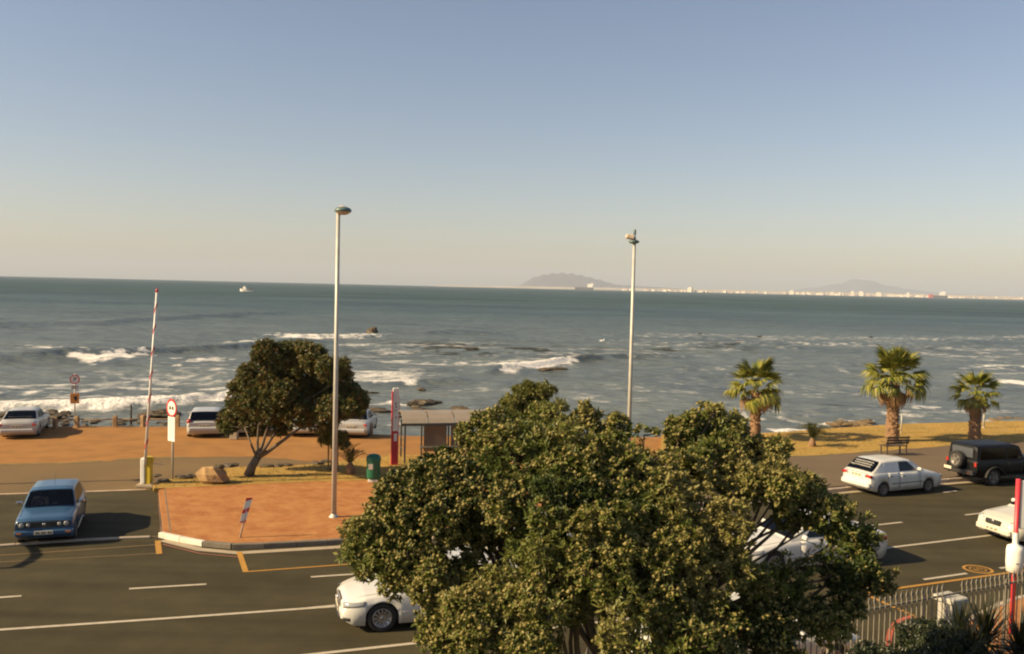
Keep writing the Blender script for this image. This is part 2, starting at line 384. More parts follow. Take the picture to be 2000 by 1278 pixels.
ribbon('gutter', [(318,1055),(390,1073),(465,1080),(690,1067),(1000,1033),(1300,1002),(1650,962),(1850,945),(2050,929),(2400,898)], .28, .012, M_conc)
ribbon('edging_strip', [(-400,980),(0,965),(140,961),(285,956)], .22, .017, mat('edging', (.36,.26,.17), .85, .2, 2))
# painted lines
def curve(pts, k=24):        # gentle polyline through picture points, straightened in the place
    return pts
ribbon('lane_line', [(-300,1252),(0,1230),(330,1207.5),(660,1184)], .12, .012, M_white)
ribbon('lane_line', [(600,1188),(1000,1150),(1400,1109),(1735,1070),(1915,1048),(2100,1025),(2400,985)], .12, .013, M_white)
ribbon('lane_line', [(560,1284),(620,1277),(868,1250),(1100,1224),(1300,1200)], .12, .012, M_white)
for a in [((-200,1181),(-60,1172)),((-30,1169),(42,1164)),((252,1150),(403,1141)),((607,1127),(760,1117)),((960,1101),(1100,1088)),((1360,1064),(1480,1050)),((1600,1038),(1762,1020)),((1885,1006),(1990,994)),((2120,978),(2250,962))]:
    ribbon('dash_line', a, .11, .012, M_white)
for a in [((1655,1153),(1706,1146)),((1804,1132),(1888,1120)),((1953,1110),(2060,1094)),((1480,1176),(1560,1166))]:
    ribbon('dash_line', a, .11, .0125, M_white)
for a in [((1640,961),(1668,958)),((1842,962),(1868,959)),((1840,943),(1868,940))]:
    ribbon('bay_line', a, .12, .013, M_white)
ribbon('yellow_line', [(1684,1158.5),(1840,1137),(2000,1114.5),(2300,1072)], .11, .014, M_yel)
a0, a1 = P(1684,1159), P(1812,1216)
ribbon('yellow_line', [P(1684,1159), P(1752,1190)], .11, .0145, M_yel, world=True)
for k in range(6):
    ribbon('yellow_dash', [P(1748,1188).lerp(P(1806,1214), k/6+.02), P(1748,1188).lerp(P(1806,1214), k/6+.12)], .12, .0145, M_yel, world=True)
ribbon('red_line', [(1779,1204),(1762,1209),(1748,1218),(1740,1230),(1736,1248),(1734,1270),(1733,1290)], .12, .0135, M_red)
ribbon('yellow_line', [(-300,1102),(0,1085),(150,1075),(303,1064)], .09, .012, M_yelf)
ribbon('yellow_line', [(-300,1116),(0,1098),(150,1090),(306,1081)], .07, .012, M_yelf)
ribbon('yellow_line', [(308,1056),(311,1082)], .16, .0145, M_yel)
ribbon('yellow_line', [(467,1078),(480,1117)], .15, .0145, M_yel)
ribbon('yellow_line', [(477,1117),(690,1101.5),(900,1082),(1000,1073)], .08, .0125, M_yel)
ribbon('red_line', [(318,1063),(390,1081),(465,1088)], .06, .0135, M_redf)
# speed roundel on the road
rc = P(1910,1112,.0135); rd = math.atan2(P(1915,1048).y-P(1735,1070).y, P(1915,1048).x-P(1735,1070).x)
q = MB()
def ring_(q, r0, r1, sx, sy, n_=40):
    vs = []; fs = []
    for k in range(n_):
        a = 2*math.pi*k/n_
        for r_ in (r0, r1): vs.append((r_*sx*math.cos(a), r_*sy*math.sin(a), 0))
    for k in range(n_): fs.append((2*k, 2*k+1, (2*k+3) % (2*n_), (2*k+2) % (2*n_)))
    q.add(vs, fs)
ring_(q, .33, .41, 1, .98)
ring_(q, .20, .235, 1, .98)
rn = q.build('speed_roundel', M_yel); rn.location = (rc.x, rc.y, .015); rn.rotation_euler = (0,0,rd); rn['kind'] = 'structure'
fc = bpy.data.curves.new('speed_number', 'FONT'); fc.body = '60'; fc.size = .28; fc.align_x = 'CENTER'; fc.align_y = 'CENTER'; fc.resolution_u = 2
to = bpy.data.objects.new('speed_number', fc); COL.objects.link(to); bpy.context.view_layer.update()
me = bpy.data.meshes.new_from_object(to); bpy.data.objects.remove(to); me.materials.clear(); me.materials.append(M_yel)
no_ = mobj('speed_number', me, rn); no_.scale = (1, 1, 1)
# tar patches and scuffs on the road
M_patch = mat('tar_patch', (.065,.056,.045), .9, .15, 2, .01, 40)

# ================================================================ SEA
def seaproj():
    pass
sc_ = SEA-H0
dys = np.concatenate([np.linspace(1.65, 6, 14), np.arange(6.5, 120, .8), np.arange(120, 330, .62)])
Yr = F*(-sc_)/dys                              # distance of each row
us = np.concatenate([np.linspace(-1.6,-.72,50), np.arange(-.715,.76,.0016), np.linspace(.765,1.7,50)])
Yr = Yr[::-1]
UX, UY = np.meshgrid(us, Yr); WX = UX*UY; WY = UY
def topix(X, Y, Z):
    dx, dy_, dz = X-CAM.x, Y-CAM.y, Z-CAM.z
    f_ = dy_*Fw.y+dz*Fw.z; r_ = dx*Rt.x+dy_*Rt.y+dz*Rt.z; u_ = dx*Up.x+dy_*Up.y+dz*Up.z
    return 1000+F*r_/f_, 639-F*u_/f_
PX, PY = topix(WX, WY, SEA)
near = np.clip(1-(WY-120)/900, 0, 1)
Zw = np.zeros_like(WX)
ang = .10
c = WY*math.cos(ang)+WX*math.sin(ang)+3*fbm(WX*.02, WY*.02, 3)*8
Zw += .16*np.sin(c/3.6+2*fbm(WX*.01,WY*.03,2,5)*6)*np.clip(1-(WY-100)/500,0.15,1)
Zw += .30*(fbm(WX*.05, WY*.16, 4, 2)-.5)*2*np.clip(1-(WY-150)/600,0.1,1)
Zw += .22*(fbm(WX*.25, WY*.6, 3, 4)-.5)*np.clip(1-(WY-50)/300,0,1)
foam = np.zeros_like(WX); kelp = np.zeros_like(WX)
wn = (fbm(WX*.12, WY*.2, 4, 9)-.5)
nz = fbm(WX*.35, WY*.35, 5, 21); nz2 = fbm(WX*1.3, WY*1.3, 4, 31); st_ = .45*fbm(WX*.13, WY*.32, 4, 41)+.55*fbm(WX*.8, WY*.5, 4, 61)
PYw = PY + wn*6; fj = fbm(WX*.9, WY*.55, 4, 71)
def sstep(a, b_, x): t = np.clip((x-a)/(b_-a), 0, 1); return t*t*(3-2*t)
def band(poly, th_up, th_dn, amt, ends=40, jit=1.0):
    """foam along a crest line poly [(px,py)...]; fades upward over th_up and downward over th_dn pixels"""
    global foam
    xs_ = [p[0] for p in poly]; y0 = np.interp(PX, xs_, [p[1] for p in poly])
    inx = sstep(xs_[0]-ends*1.5, xs_[0]+ends, PX+(nz-.5)*90)*(1-sstep(xs_[-1]-ends, xs_[-1]+ends*1.5, PX+(nz2-.5)*90))
    dd = PY-y0+wn*5*jit+(fj-.5)*min(12, 2.2*(th_up+th_dn))
    prof = np.where(dd < 0, np.exp(-(dd/th_up)**2), np.exp(-(dd/th_dn)**2))
    foam = np.maximum(foam, .8*amt*prof*inx*(.25+1.3*nz*(.5+nz2)))
def crest(poly, hgt, back, front, ends=60):
    """a wave: hgt metres, back/front slope lengths in metres"""
    global Zw
    xs_ = [p[0] for p in poly]; y0 = np.interp(PX, xs_, [p[1] for p in poly])
    inx = sstep(xs_[0]-ends, xs_[0]+ends*.5, PX)*(1-sstep(xs_[-1]-ends*.5, xs_[-1]+ends, PX))
    hz = PY - F*(-sc_)/WY                 # horizon height in this column
    Yc = F*(-sc_)/np.maximum(y0-hz, 1)
    dd = WY-Yc+wn*3
    Zw = Zw + hgt*inx*np.where(dd > 0, np.exp(-(dd/back)**2), np.exp(-(dd/front)**2))
# shore break
crest([(-200,797),(0,793),(270,788),(440,776),(560,770)], .45, 3, 1.2)
band([(-300,797),(0,794),(200,792),(270,789),(440,778),(560,772)], 5, 5, 1.5)
# white water between the breaker and the shore
def patch(cx, cy, rx, ry, amt, thr=.5):
    global foam
    m_ = np.exp(-(((PX-cx)/rx)**2)-(((PY-cy)/ry)**2))
    foam = np.maximum(foam, amt*m_*(.12+1.0*np.clip((st_-.46)*3.6+.35*(nz-.5), 0, 1)))
for a in [(60,765,260,22,.85),(330,760,200,26,.95),(430,735,170,20,.7),(200,735,200,14,.5),(150,780,300,10,.7),(60,745,200,10,.5),(520,720,120,26,.5),(470,770,100,14,.6),
          (-150,760,200,26,.7),(740,690,140,14,.6),(850,676,190,10,.6),(1000,700,240,12,.5),(1200,690,260,18,.5),(1400,672,260,14,.6),(1650,668,320,12,.65),(1900,690,200,22,.6),
          (1450,735,180,20,.42),(1300,760,200,16,.38),(1600,720,260,16,.42),(900,715,200,10,.55),(1950,725,120,14,.5),(1800,790,160,14,.55),(1450,800,140,12,.5),(1600,760,200,20,.35),(900,760,180,14,.4),(1150,780,220,16,.36),(1880,815,160,10,.6),(2150,720,160,40,.4)]: patch(*a)
# plunging breaker, left
crest([(-300,704),(0,702),(130,696),(275,692),(400,684),(500,677),(600,672)], .85, 7, 2.2, 80)
band([(140,699),(190,700),(255,698),(280,693)], 2.5, 4.5, 1.8, 14, .4)
band([(355,706),(400,704),(440,701)], 3, 4, 1.2, 12)
band([(-200,696),(0,694),(130,690)], 2, 2, .5)
band([(60,677),(100,679),(140,683)], 2, 3, .9, 20)
band([(460,672),(520,669),(560,670)], 3, 3, .9, 20)
crest([(-300,642),(0,637),(200,632),(420,618),(560,612)], .9, 12, 6, 120)
crest([(520,658),(640,659),(735,657)], .5, 4, 2)
band([(530,655),(600,657),(735,656)], 2.5, 4, 1.5, 20, .5)
# foam sheets mid
band([(670,738),(740,733),(810,737)], 7, 9, 1.0, 40)
band([(700,747),(770,747),(808,744)], 3, 3, 1.6, 12)
crest([(660,752),(770,750),(850,744),(900,742)], .4, 3, 1.5)
crest([(960,724),(1040,716),(1108,706),(1180,700),(1300,698)], .65, 5, 2)
band([(982,722),(1010,719),(1060,714),(1108,706)], 5, 6, 2.0, 6, .5)
band([(730,700),(850,706),(960,709),(1060,702)], 3, 4, .75, 60)
band([(900,676),(940,680)], 2, 3, .9, 30)
band([(690,676),(760,676)], 2, 2, .8, 30)
band([(1240,653),(1400,655),(1600,660),(1800,662),(2000,658),(2200,660)], 3, 5, .45, 80)
band([(1955,746),(1975,747),(2010,749)], 4, 4, 1.7, 8, .4)
band([(1920,715),(1970,718),(2100,722)], 3, 3, .9, 20)
band([(1525,846),(1560,844),(1588,843)], 3, 4, 1.5, 10, .4)
band([(1440,810),(1480,812)], 2, 2, 1.0, 20); band([(1790,797),(1830,799)], 3, 3, 1.2, 14); band([(1600,822),(1700,820)], 3, 3, 1.0, 14)
band([(1480,800),(1540,815),(1600,826),(1700,829)], 3, 3, .6, 40); band([(720,792),(770,788),(790,790)], 3, 3, 1.1, 10); band([(755,838),(790,834)], 4, 4, 1.2, 20)
band([(1700,808),(1800,812),(1900,806),(2000,806)], 3, 3, .55, 60); band([(1750,836),(1850,830),(2050,822)], 3, 4, .8, 60)
crest([(820,652),(880,650),(950,652)], .6, 6, 3); crest([(1440,672),(1500,678),(1560,683)], .5, 4, 2); crest([(1820,664),(1890,670),(1960,672)], .5, 4, 2)
crest([(1300,720),(1500,726),(1700,722)], .3, 3, 1.5); crest([(1700,760),(1900,765),(2100,760)], .3, 3, 1.5)
for a in [(960,684,220,9,1),(850,672,150,6,.8),(1330,684,130,8,.9),(1440,676,80,6,.9),(1800,684,90,6,.5),(760,668,40,4,.8),(1130,700,120,8,.5)]:
    m_ = np.exp(-(((PX-a[0])/a[2])**2)-(((PY-a[1])/a[3])**2))
    kelp = np.maximum(kelp, a[4]*m_*np.clip((fbm(WX*.35, WY*.22, 4, 51)-.50)*11, 0, 1))
foam = np.clip(foam, 0, 1.2)
Zw += .10*np.clip(foam,0,1)*(nz2-.3)
nx, ny = len(us), len(Yr); I = np.arange(nx*ny).reshape(ny, nx); FQ = np.stack([I[:-1,:-1],I[:-1,1:],I[1:,1:],I[1:,:-1]], -1).reshape(-1,4)
M_sea = bpy.data.materials.new('sea_water'); M_sea.use_nodes = True; n = M_sea.node_tree.nodes; L = M_sea.node_tree.links
b = n['Principled BSDF']; b.inputs['IOR'].default_value = 1.33; b.inputs['Specular IOR Level'].default_value = 0; b.inputs['Roughness'].default_value = .22
b.inputs['Base Color'].default_value = (.03,.075,.07,1)
tc = n.new('ShaderNodeTexCoord')
def nz_(scale, sc3, det, rough=.55):
    mp = n.new('ShaderNodeMapping'); mp.inputs['Scale'].default_value = sc3; L.new(tc.outputs['Object'], mp.inputs[0])
    t = n.new('ShaderNodeTexNoise'); t.inputs['Scale'].default_value = scale; t.inputs['Detail'].default_value = det; t.inputs['Roughness'].default_value = rough; L.new(mp.outputs[0], t.inputs[0]); return t
w1 = nz_(.55, (.35,1,1), 8, .62); w2 = nz_(.035, (.35,1,1), 6, .6)
bp1 = n.new('ShaderNodeBump'); bp1.inputs['Distance'].default_value = .9; bp1.inputs['Strength'].default_value = 1; L.new(w1.outputs[0], bp1.inputs['Height'])
bp2 = n.new('ShaderNodeBump'); bp2.inputs['Distance'].default_value = 9; bp2.inputs['Strength'].default_value = 1; L.new(w2.outputs[0], bp2.inputs['Height']); L.new(bp1.outputs[0], bp2.inputs['Normal'])
L.new(bp2.outputs[0], b.inputs['Normal'])
# water body colour: clearer and greener over sand near the shore
wc = nz_(.012, (.4,1,1), 4); cr = n.new('ShaderNodeValToRGB'); e = cr.color_ramp.elements
e[0].position = .35; e[0].color = (.034,.060,.070,1); e[1].position = .65; e[1].color = (.060,.100,.107,1); L.new(wc.outputs[0], cr.inputs[0])
kp = n.new('ShaderNodeAttribute'); kp.attribute_name = 'kelp'; mk = n.new('ShaderNodeMix'); mk.data_type = 'RGBA'; mk.inputs[7].default_value = (.022,.018,.010,1)
sy = n.new('ShaderNodeSeparateXYZ'); L.new(tc.outputs['Object'], sy.inputs[0]); sh_ = n.new('ShaderNodeMapRange'); sh_.inputs[1].default_value = 55; sh_.inputs[2].default_value = 380; sh_.inputs[3].default_value = 1; sh_.inputs[4].default_value = 0
L.new(sy.outputs['Y'], sh_.inputs[0]); shm = n.new('ShaderNodeMix'); shm.data_type = 'RGBA'; L.new(sh_.outputs[0], shm.inputs[0]); L.new(cr.outputs[0], shm.inputs[6]); shm.inputs[7].default_value = (.135,.155,.150,1)
L.new(kp.outputs['Fac'], mk.inputs[0]); L.new(shm.outputs[2], mk.inputs[6]); L.new(mk.outputs[2], b.inputs['Base Color'])
rr = n.new('ShaderNodeMath'); rr.operation = 'MULTIPLY_ADD'; rr.inputs[1].default_value = .5; rr.inputs[2].default_value = .16; L.new(kp.outputs['Fac'], rr.inputs[0]); L.new(rr.outputs[0], b.inputs['Roughness'])
fo = n.new('ShaderNodeBsdfPrincipled'); fo.inputs['Base Color'].default_value = (.80,.76,.70,1); fo.inputs['Roughness'].default_value = .9
fb = nz_(3.0, (1,1,1), 6); fbp = n.new('ShaderNodeBump'); fbp.inputs['Distance'].default_value = .25; L.new(fb.outputs[0], fbp.inputs['Height']); L.new(fbp.outputs[0], fo.inputs['Normal'])
fa = n.new('ShaderNodeAttribute'); fa.attribute_name = 'foam'; f1 = nz_(.9, (.6,1,1), 9, .7)
sb = n.new('ShaderNodeMath'); sb.operation = 'MULTIPLY_ADD'; sb.inputs[1].default_value = 1.9; sb.inputs[2].default_value = -1.2; L.new(f1.outputs[0], sb.inputs[0])
ad = n.new('ShaderNodeMath'); ad.operation = 'ADD'; L.new(fa.outputs['Fac'], ad.inputs[0]); L.new(sb.outputs[0], ad.inputs[1])
mr = n.new('ShaderNodeMapRange'); mr.inputs[1].default_value = -.05; mr.inputs[2].default_value = .85; L.new(ad.outputs[0], mr.inputs[0])
ms = n.new('ShaderNodeMixShader'); gl = n.new('ShaderNodeBsdfGlossy'); gl.inputs['Roughness'].default_value = .2; L.new(bp2.outputs[0], gl.inputs['Normal']); fr = n.new('ShaderNodeFresnel'); fr.inputs[0].default_value = 1.33; L.new(bp2.outputs[0], fr.inputs['Normal'])
fk_ = n.new('ShaderNodeMapRange'); fk_.inputs[1].default_value = 80; fk_.inputs[2].default_value = 700; fk_.inputs[3].default_value = .90; fk_.inputs[4].default_value = .30; L.new(sy.outputs['Y'], fk_.inputs[0])
kq = n.new('ShaderNodeMath'); kq.operation = 'MULTIPLY_ADD'; kq.inputs[1].default_value = -.85; kq.inputs[2].default_value = 1; L.new(kp.outputs['Fac'], kq.inputs[0]); fz_ = n.new('ShaderNodeMath'); fz_.operation = 'MULTIPLY'; L.new(fk_.outputs[0], fz_.inputs[0]); L.new(kq.outputs[0], fz_.inputs[1])
fm_ = n.new('ShaderNodeMath'); fm_.operation = 'MULTIPLY'; L.new(fr.outputs[0], fm_.inputs[0]); L.new(fz_.outputs[0], fm_.inputs[1])
wm = n.new('ShaderNodeMixShader'); L.new(fm_.outputs[0], wm.inputs[0]); L.new(b.outputs[0], wm.inputs[1]); L.new(gl.outputs[0], wm.inputs[2])
L.new(mr.outputs[0], ms.inputs[0]); L.new(wm.outputs[0], ms.inputs[1]); L.new(fo.outputs[0], ms.inputs[2]); L.new(ms.outputs[0], n['Material Output'].inputs[0])
sea = mobj('sea', npmesh('sea', np.stack([WX,WY,Zw+SEA],-1).reshape(-1,3), FQ[:, ::1], M_sea, True, {'foam': foam, 'kelp': kelp})); sea['kind'] = 'structure'
# the sea floor and horizon strip behind the coast keep one sheet of deep water under everything
# ---- far coast and hills
M_hill = mat('far_hill', (.075,.062,.072), .95, .3, .002, 0, col2=(.12,.10,.10))
M_coast = mat('far_shore_land', (.34,.29,.22), .95, .3, .004, 0, col2=(.5,.44,.36))
def hillrange(name, prof, Y, depth, mat_, n_=80):
    x0, x1 = prof[0][0], prof[-1][0]; vs = []; fs = []; rows = 7
    for i in range(n_):
        px = x0+(x1-x0)*i/(n_-1); hy = np.interp(px, [p[0] for p in prof], [p[1] for p in prof])
        base = 561+(px-1000)*.02305
        top = Q(px, base-hy, Y)
        for j in range(rows):
            v = (j-(rows-1)/2)/((rows-1)/2); hgt = (top.z-SEA)*math.cos(v*math.pi/2)**1.2*(1+.06*math.sin(i*1.7+j*2.1))
            vs.append((top.x*(1+v*depth/Y*.5), Y+v*depth, SEA-1+hgt))
    for i in range(n_-1):
        for j in range(rows-1): a = i*rows+j; fs.append((a, a+rows, a+rows+1, a+1))
    me = bpy.data.meshes.new(name); me.from_pydata(vs, [], fs); me.materials.append(mat_); me.polygons.foreach_set('use_smooth', [True]*len(fs)); me.update()
    o = mobj(name, me); o['kind'] = 'structure'; return o
hillrange('hill', [(1000,0),(1020,6),(1035,17),(1050,23),(1075,28),(1100,30),(1125,28),(1150,23),(1175,17),(1205,9),(1250,8),(1300,6),(1350,4),(1400,0)], 20000, 1500, M_hill)
hillrange('hill', [(1480,0),(1560,9),(1610,16),(1640,22),(1670,31),(1685,32),(1705,27),(1740,19),(1790,12),(1850,7),(2100,3),(2400,0)], 30000, 800, M_hill)
hillrange('far_coast', [(850,0),(1000,2),(1150,3.0),(1250,3.5),(1400,4.5),(1600,5),(1800,5),(2100,4.5),(2600,4.5),(3200,0)], 10500, 500, M_coast, 160)

# ================================================================ HAZE
hz = MB(); hz.box((0, 15400, 265), (60000, 31600, 560))
M_haze = bpy.data.materials.new('haze'); M_haze.use_nodes = True; n = M_haze.node_tree.nodes; L = M_haze.node_tree.links; n.clear()
o_ = n.new('ShaderNodeOutputMaterial'); pv = n.new('ShaderNodeVolumePrincipled'); pv.inputs['Color'].default_value = (.70,.79,.92,1); pv.inputs['Density'].default_value = 5.0e-5
pv.inputs['Anisotropy'].default_value = 0
L.new(pv.outputs[0], o_.inputs['Volume'])
haze = hz.build('haze', M_haze); haze['kind'] = 'stuff'; haze['label'] = 'pale sea haze lying over the bay'
# ================================================================ VEHICLES
M_tyre = mat('tyre_rubber', (.022,.020,.018), .85, .2, 8)
M_rim = mat('alloy_rim', (.42,.40,.38), .35, .1, 6, metal=.8)
M_hub = mat('steel_rim', (.20,.18,.16), .5, .1, 6, metal=.5)
M_under = mat('underbody', (.015,.014,.013), .9, .2, 3)
M_trim = mat('black_trim', (.025,.024,.023), .55, .2, 6)
M_chrome = mat('chrome', (.75,.73,.70), .15, .05, 6, metal=1)
M_glass = glassmat('car_glass', (.16,.18,.18))
M_dglass = glassmat('dark_car_glass', (.035,.04,.045))
M_seat = mat('seat_cloth', (.05,.045,.04), .9, .2, 10)
M_lamp = mat('headlamp_glass', (.26,.26,.25), .12, .15, 20, spec=.8, coat=.6)
M_tail = mat('tail_lamp', (.38,.03,.02), .2, .15, 15, coat=.6)
M_amber = mat('amber_lamp', (.55,.18,.03), .25, .1, 15, coat=.5)
M_plate = mat('number_plate', (.62,.55,.40), .5, .08, 20)
M_platech = mat('plate_characters', (.06,.06,.07), .6, .1, 20)
def paint(name, c, c2=None): return mat(name, c, .32, .04, 1.5, coat=.55, spec=.5, col2=c2)
M_pw = paint('white_paint', (.60,.585,.54)); M_pc = paint('cream_white_paint', (.60,.56,.45)); M_pb = paint('blue_paint', (.032,.085,.165))
M_ps = paint('silver_paint', (.46,.45,.43)); M_ps2 = paint('pale_silver_paint', (.42,.405,.38)); M_pk = mat('black_paint', (.006,.006,.006), .45, .1, 2, spec=.3)

def lerp(tab, s):
    return float(np.interp(s, [t[0] for t in tab], [t[1] for t in tab]))

def build_car(name, label, spec):
    """spec: L W H wb fo r deck[(s,z)] gh[(s,z)] body paint etc; local x forward, ground centre at the origin"""
    g_ = spec.get; Lc, W = spec['L'], spec['W']; fo, wb, r = spec['fo'], spec['wb'], spec['r']
    cat = g_('cat', 'car'); root = empty(name, label=label, cat=cat)
    X = lambda s: Lc/2-s
    deck, gh = spec['deck'], spec['gh']; clear = g_('clear', .17); tum = g_('tumble', .26)
    g0, g1 = gh[0][0], gh[-1][0]; nose = g_('nose', .80); tail = g_('tail', .88)
    ra = r*1.14; wc_ = [fo, fo+wb]; side_z = g_('side_z', .50)
    body, glass = spec['paint'], g_('glass', M_dglass)
    def hw(s):
        k = 1.0; a = .55
        if s < a: k = nose+(1-nose)*(1-(1-s/a)**2.4)
        if Lc-s < a: k = tail+(1-tail)*(1-(1-(Lc-s)/a)**2.4)
        return W/2*k
    def zt(s): return lerp(deck, s)
    def zb(s):
        z = clear + .10*max(0, 1-s/.25) + .12*max(0, 1-(Lc-s)/.25)
        for c in wc_:
            dd = abs(s-c)
            if dd < ra: z = max(z, r+math.sqrt(ra*ra-dd*dd)-.02)
        return z
    def zr(s): return lerp(gh, s)
    def wbelt(s): return hw(s)*.93
    sec = lambda s: [(0, zb(s)), (.86*hw(s), zb(s)), (.965*hw(s), zb(s)+.012), (1.0*hw(s), max(side_z, zb(s)+.02)), (.99*hw(s), max(zt(s)-.13, zb(s)+.04)), (.955*hw(s), max(zt(s)-.035, zb(s)+.05)), (.90*hw(s), zt(s)), (.5*hw(s), zt(s)+.022), (0, zt(s)+.03)]
    ss = sorted(set([0, .02, .05, .09, .14, .2]+[round(Lc-q, 3) for q in (0, .02, .05, .09, .14, .2)]+[round(v, 3) for v in np.arange(.26, Lc-.25, .075)]+[round(c+ra*math.cos(a), 3) for c in wc_ for a in np.linspace(0, math.pi, 17)]))
    ss = [s for i, s in enumerate(ss) if i == 0 or s-ss[i-1] > .004]
    build_car.sec = sec; q = MB(); vs = []; K = 9
    for s in ss:
        pr = sec(s)
        if s < .1:      # round the nose in side view
            k = 1-s/.1; zc_ = g_('nz', .55); pr = [(y, z+(zc_-z)*.28*k*k) for y, z in pr]
        if Lc-s < .08:
            k = 1-(Lc-s)/.08; zc_ = g_('tz', .62); pr = [(y, z+(zc_-z)*.22*k*k) for y, z in pr]
        vs += [(X(s), y, z) for y, z in pr]+[(X(s), -y, z) for y, z in reversed(pr[1:-1])]
    n2 = 2*K-2; fs = []
    for i in range(len(ss)-1):
        mid = (ss[i]+ss[i+1])/2
        for k in range(n2):
            if g0+.12 < mid < g1-.12 and k in (6, 7, 8, 9): continue     # open under the cabin
            fs.append((i*n2+k, (i+1)*n2+k, (i+1)*n2+(k+1) % n2, i*n2+(k+1) % n2))
    q.add(vs, fs, True); e = (len(ss)-1)*n2
    q.f += [tuple(range(n2)), tuple(e+k for k in reversed(range(n2)))]; q.sm += [False, False]
    # greenhouse shell
    sides = g_('windows', []); fw = g_('fwin'); rw = g_('rwin')
    def inpoly(px, pz, poly):
        c = False
        for (x1, y1), (x2, y2) in zip(poly, poly[1:]+poly[:1]):
            if (y1 > pz) != (y2 > pz) and px < (x2-x1)*(pz-y1)/(y2-y1)+x1: c = not c
        return c
    def gsec(s):
        b_, zbel = wbelt(s), zt(s)-.02; h = max(0.012, zr(s)-zbel); c = min(.05, h*.4); wt = b_-tum*h
        side = [(b_-tum*(h-c)*t, zbel+(h-c)*t) for t in np.linspace(0, 1, 12)]
        return side+[(wt-c*.7, zbel+h-.006), ((wt-c)*.55, zbel+h+.012), (0, zbel+h+.018)]
    gs = sorted(set([round(v, 3) for v in np.arange(g0, g1, .035)]+[g1]+[p[0] for p in gh])); gs = [s for i, s in enumerate(gs) if i == 0 or s-gs[i-1] > .008]
    vs = []; fs = []; G = 15
    for s in gs:
        pr = gsec(s); vs += [(X(s), y, z) for y, z in pr]+[(X(s), -y, z) for y, z in reversed(pr[:-1])]
    n2 = 2*G-1
    for i in range(len(gs)-1):
        mid = (gs[i]+gs[i+1])/2; pr = gsec(mid)
        for k in range(n2-1):
            kk = k if k < G-1 else n2-2-k
            z_ = (pr[kk][1]+pr[min(kk+1, G-1)][1])/2
            if kk <= 10 and any(inpoly(mid, z_, w_) for w_ in sides): continue
            if kk >= 12 and ((fw and fw[0] < mid < fw[1]) or (rw and rw[0] < mid < rw[1])): continue
            fs.append((i*n2+k, (i+1)*n2+k, (i+1)*n2+k+1, i*n2+k+1))
    q.add(vs, fs, True)
    q.build('body', body, root)
    # glass panes
    for sg in (1, -1):
        for poly, pm in zip(sides, g_('wmat', [None]*len(sides))):
            cx = sum(p[0] for p in poly)/len(poly); cz = sum(p[1] for p in poly)/len(poly)
            w_ = MB(); vv = []
            for dy in (.003, -.006):
                for (s, z) in poly:
                    s2 = s+math.copysign(.022, s-cx); z2 = z+math.copysign(.022, z-cz); y = wbelt(s2)-tum*(z2-(zt(s2)-.02))+dy
                    vv.append((X(s2), sg*y, z2))
            m_ = len(poly); ff = [tuple(range(m_)), tuple(range(2*m_-1, m_-1, -1))]+[(i, (i+1) % m_, m_+(i+1) % m_, m_+i) for i in range(m_)]
            if sg > 0: ff = [tuple(reversed(f)) for f in ff]
            w_.add(vv, ff).build('side_window', pm or glass, root)
    def top_patch(nm, s0, s1, mt, dz=.012, v0=.96):
        w_ = MB(); vv = []; a = np.linspace(s0, s1, 7); vk = np.linspace(-v0, v0, 7)
        for s in a:
            pr = gsec(s); wt = pr[12][0]
            for v in vk: vv.append((X(s)+(dz if s0 < (g0+g1)/2 else -dz)*.7, v*wt, pr[12][1]+dz+.024*(1-v*v)*.75))
        ff = [(i*7+j, i*7+j+1, (i+1)*7+j+1, (i+1)*7+j) for i in range(6) for j in range(6)]
        return w_.add(vv, ff, True).build(nm, mt, root)
    if fw: ws = top_patch('windscreen', fw[0]-.05, fw[1]+.03, g_('wsmat', glass))
    if rw: rwo = top_patch('rear_window', rw[0]-.03, rw[1]+.05, g_('rwmat', glass)); root['rw'] = 1
    # wheels
    for i, c in enumerate(wc_):
        for sg in (1, -1):
            key = 'wheel_%s_%d' % (g_('rim', 'alloy'), int(r*1000))
            if key not in WH:
                t = MB(); wd = g_('tw', .20)
                t.lathe([(r*.64, -wd*.42), (r*.9, -wd*.5), (r*.985, -wd*.42), (r, -wd*.25), (r, wd*.25), (r*.985, wd*.42), (r*.9, wd*.5), (r*.66, wd*.46), (r*.64, wd*.3)], n=28, axis='Y')
                rm = MB(); rr = r*.66
                rm.lathe([(rr, wd*.30), (rr, wd*.47), (rr*.93, wd*.48), (rr*.88, wd*.36), (rr*.3, wd*.22), (0.001, wd*.22)], n=28, axis='Y')
                ns = g_('spokes', 10)
                for k in range(ns):
                    a = 2*math.pi*k/ns
                    rm.box((rr*.52*math.cos(a), wd*.40, rr*.52*math.sin(a)), (rr*.80, wd*.12, rr*g_('spw', .13)), ry=-a)
                rm.lathe([(rr*.2, wd*.3), (rr*.18, wd*.5), (.001, wd*.52)], n=12, axis='Y')
                WH[key] = (t.mesh('wheel', M_tyre), rm.mesh('rim', M_rim if g_('rim', 'alloy') == 'alloy' else M_hub))
            wo = mobj('wheel', WH[key][0], root, (X(c), sg*(hw(c)-g_('tw', .20)*.5-.015), r)); wo.rotation_euler = (0, 0, 0 if sg > 0 else math.pi)
            mobj('rim', WH[key][1], wo)
    u = MB(); u.box((0, 0, clear+.12), (Lc-.5, W*.52, .22)); u.box((0, 0, clear+.16), (wb-2*ra-.1, W*.86, .24))
    for c in wc_: u.box((X(c), 0, r+.1), (ra*1.7, W*.5, .4))
    u.build('underbody', M_under, root)
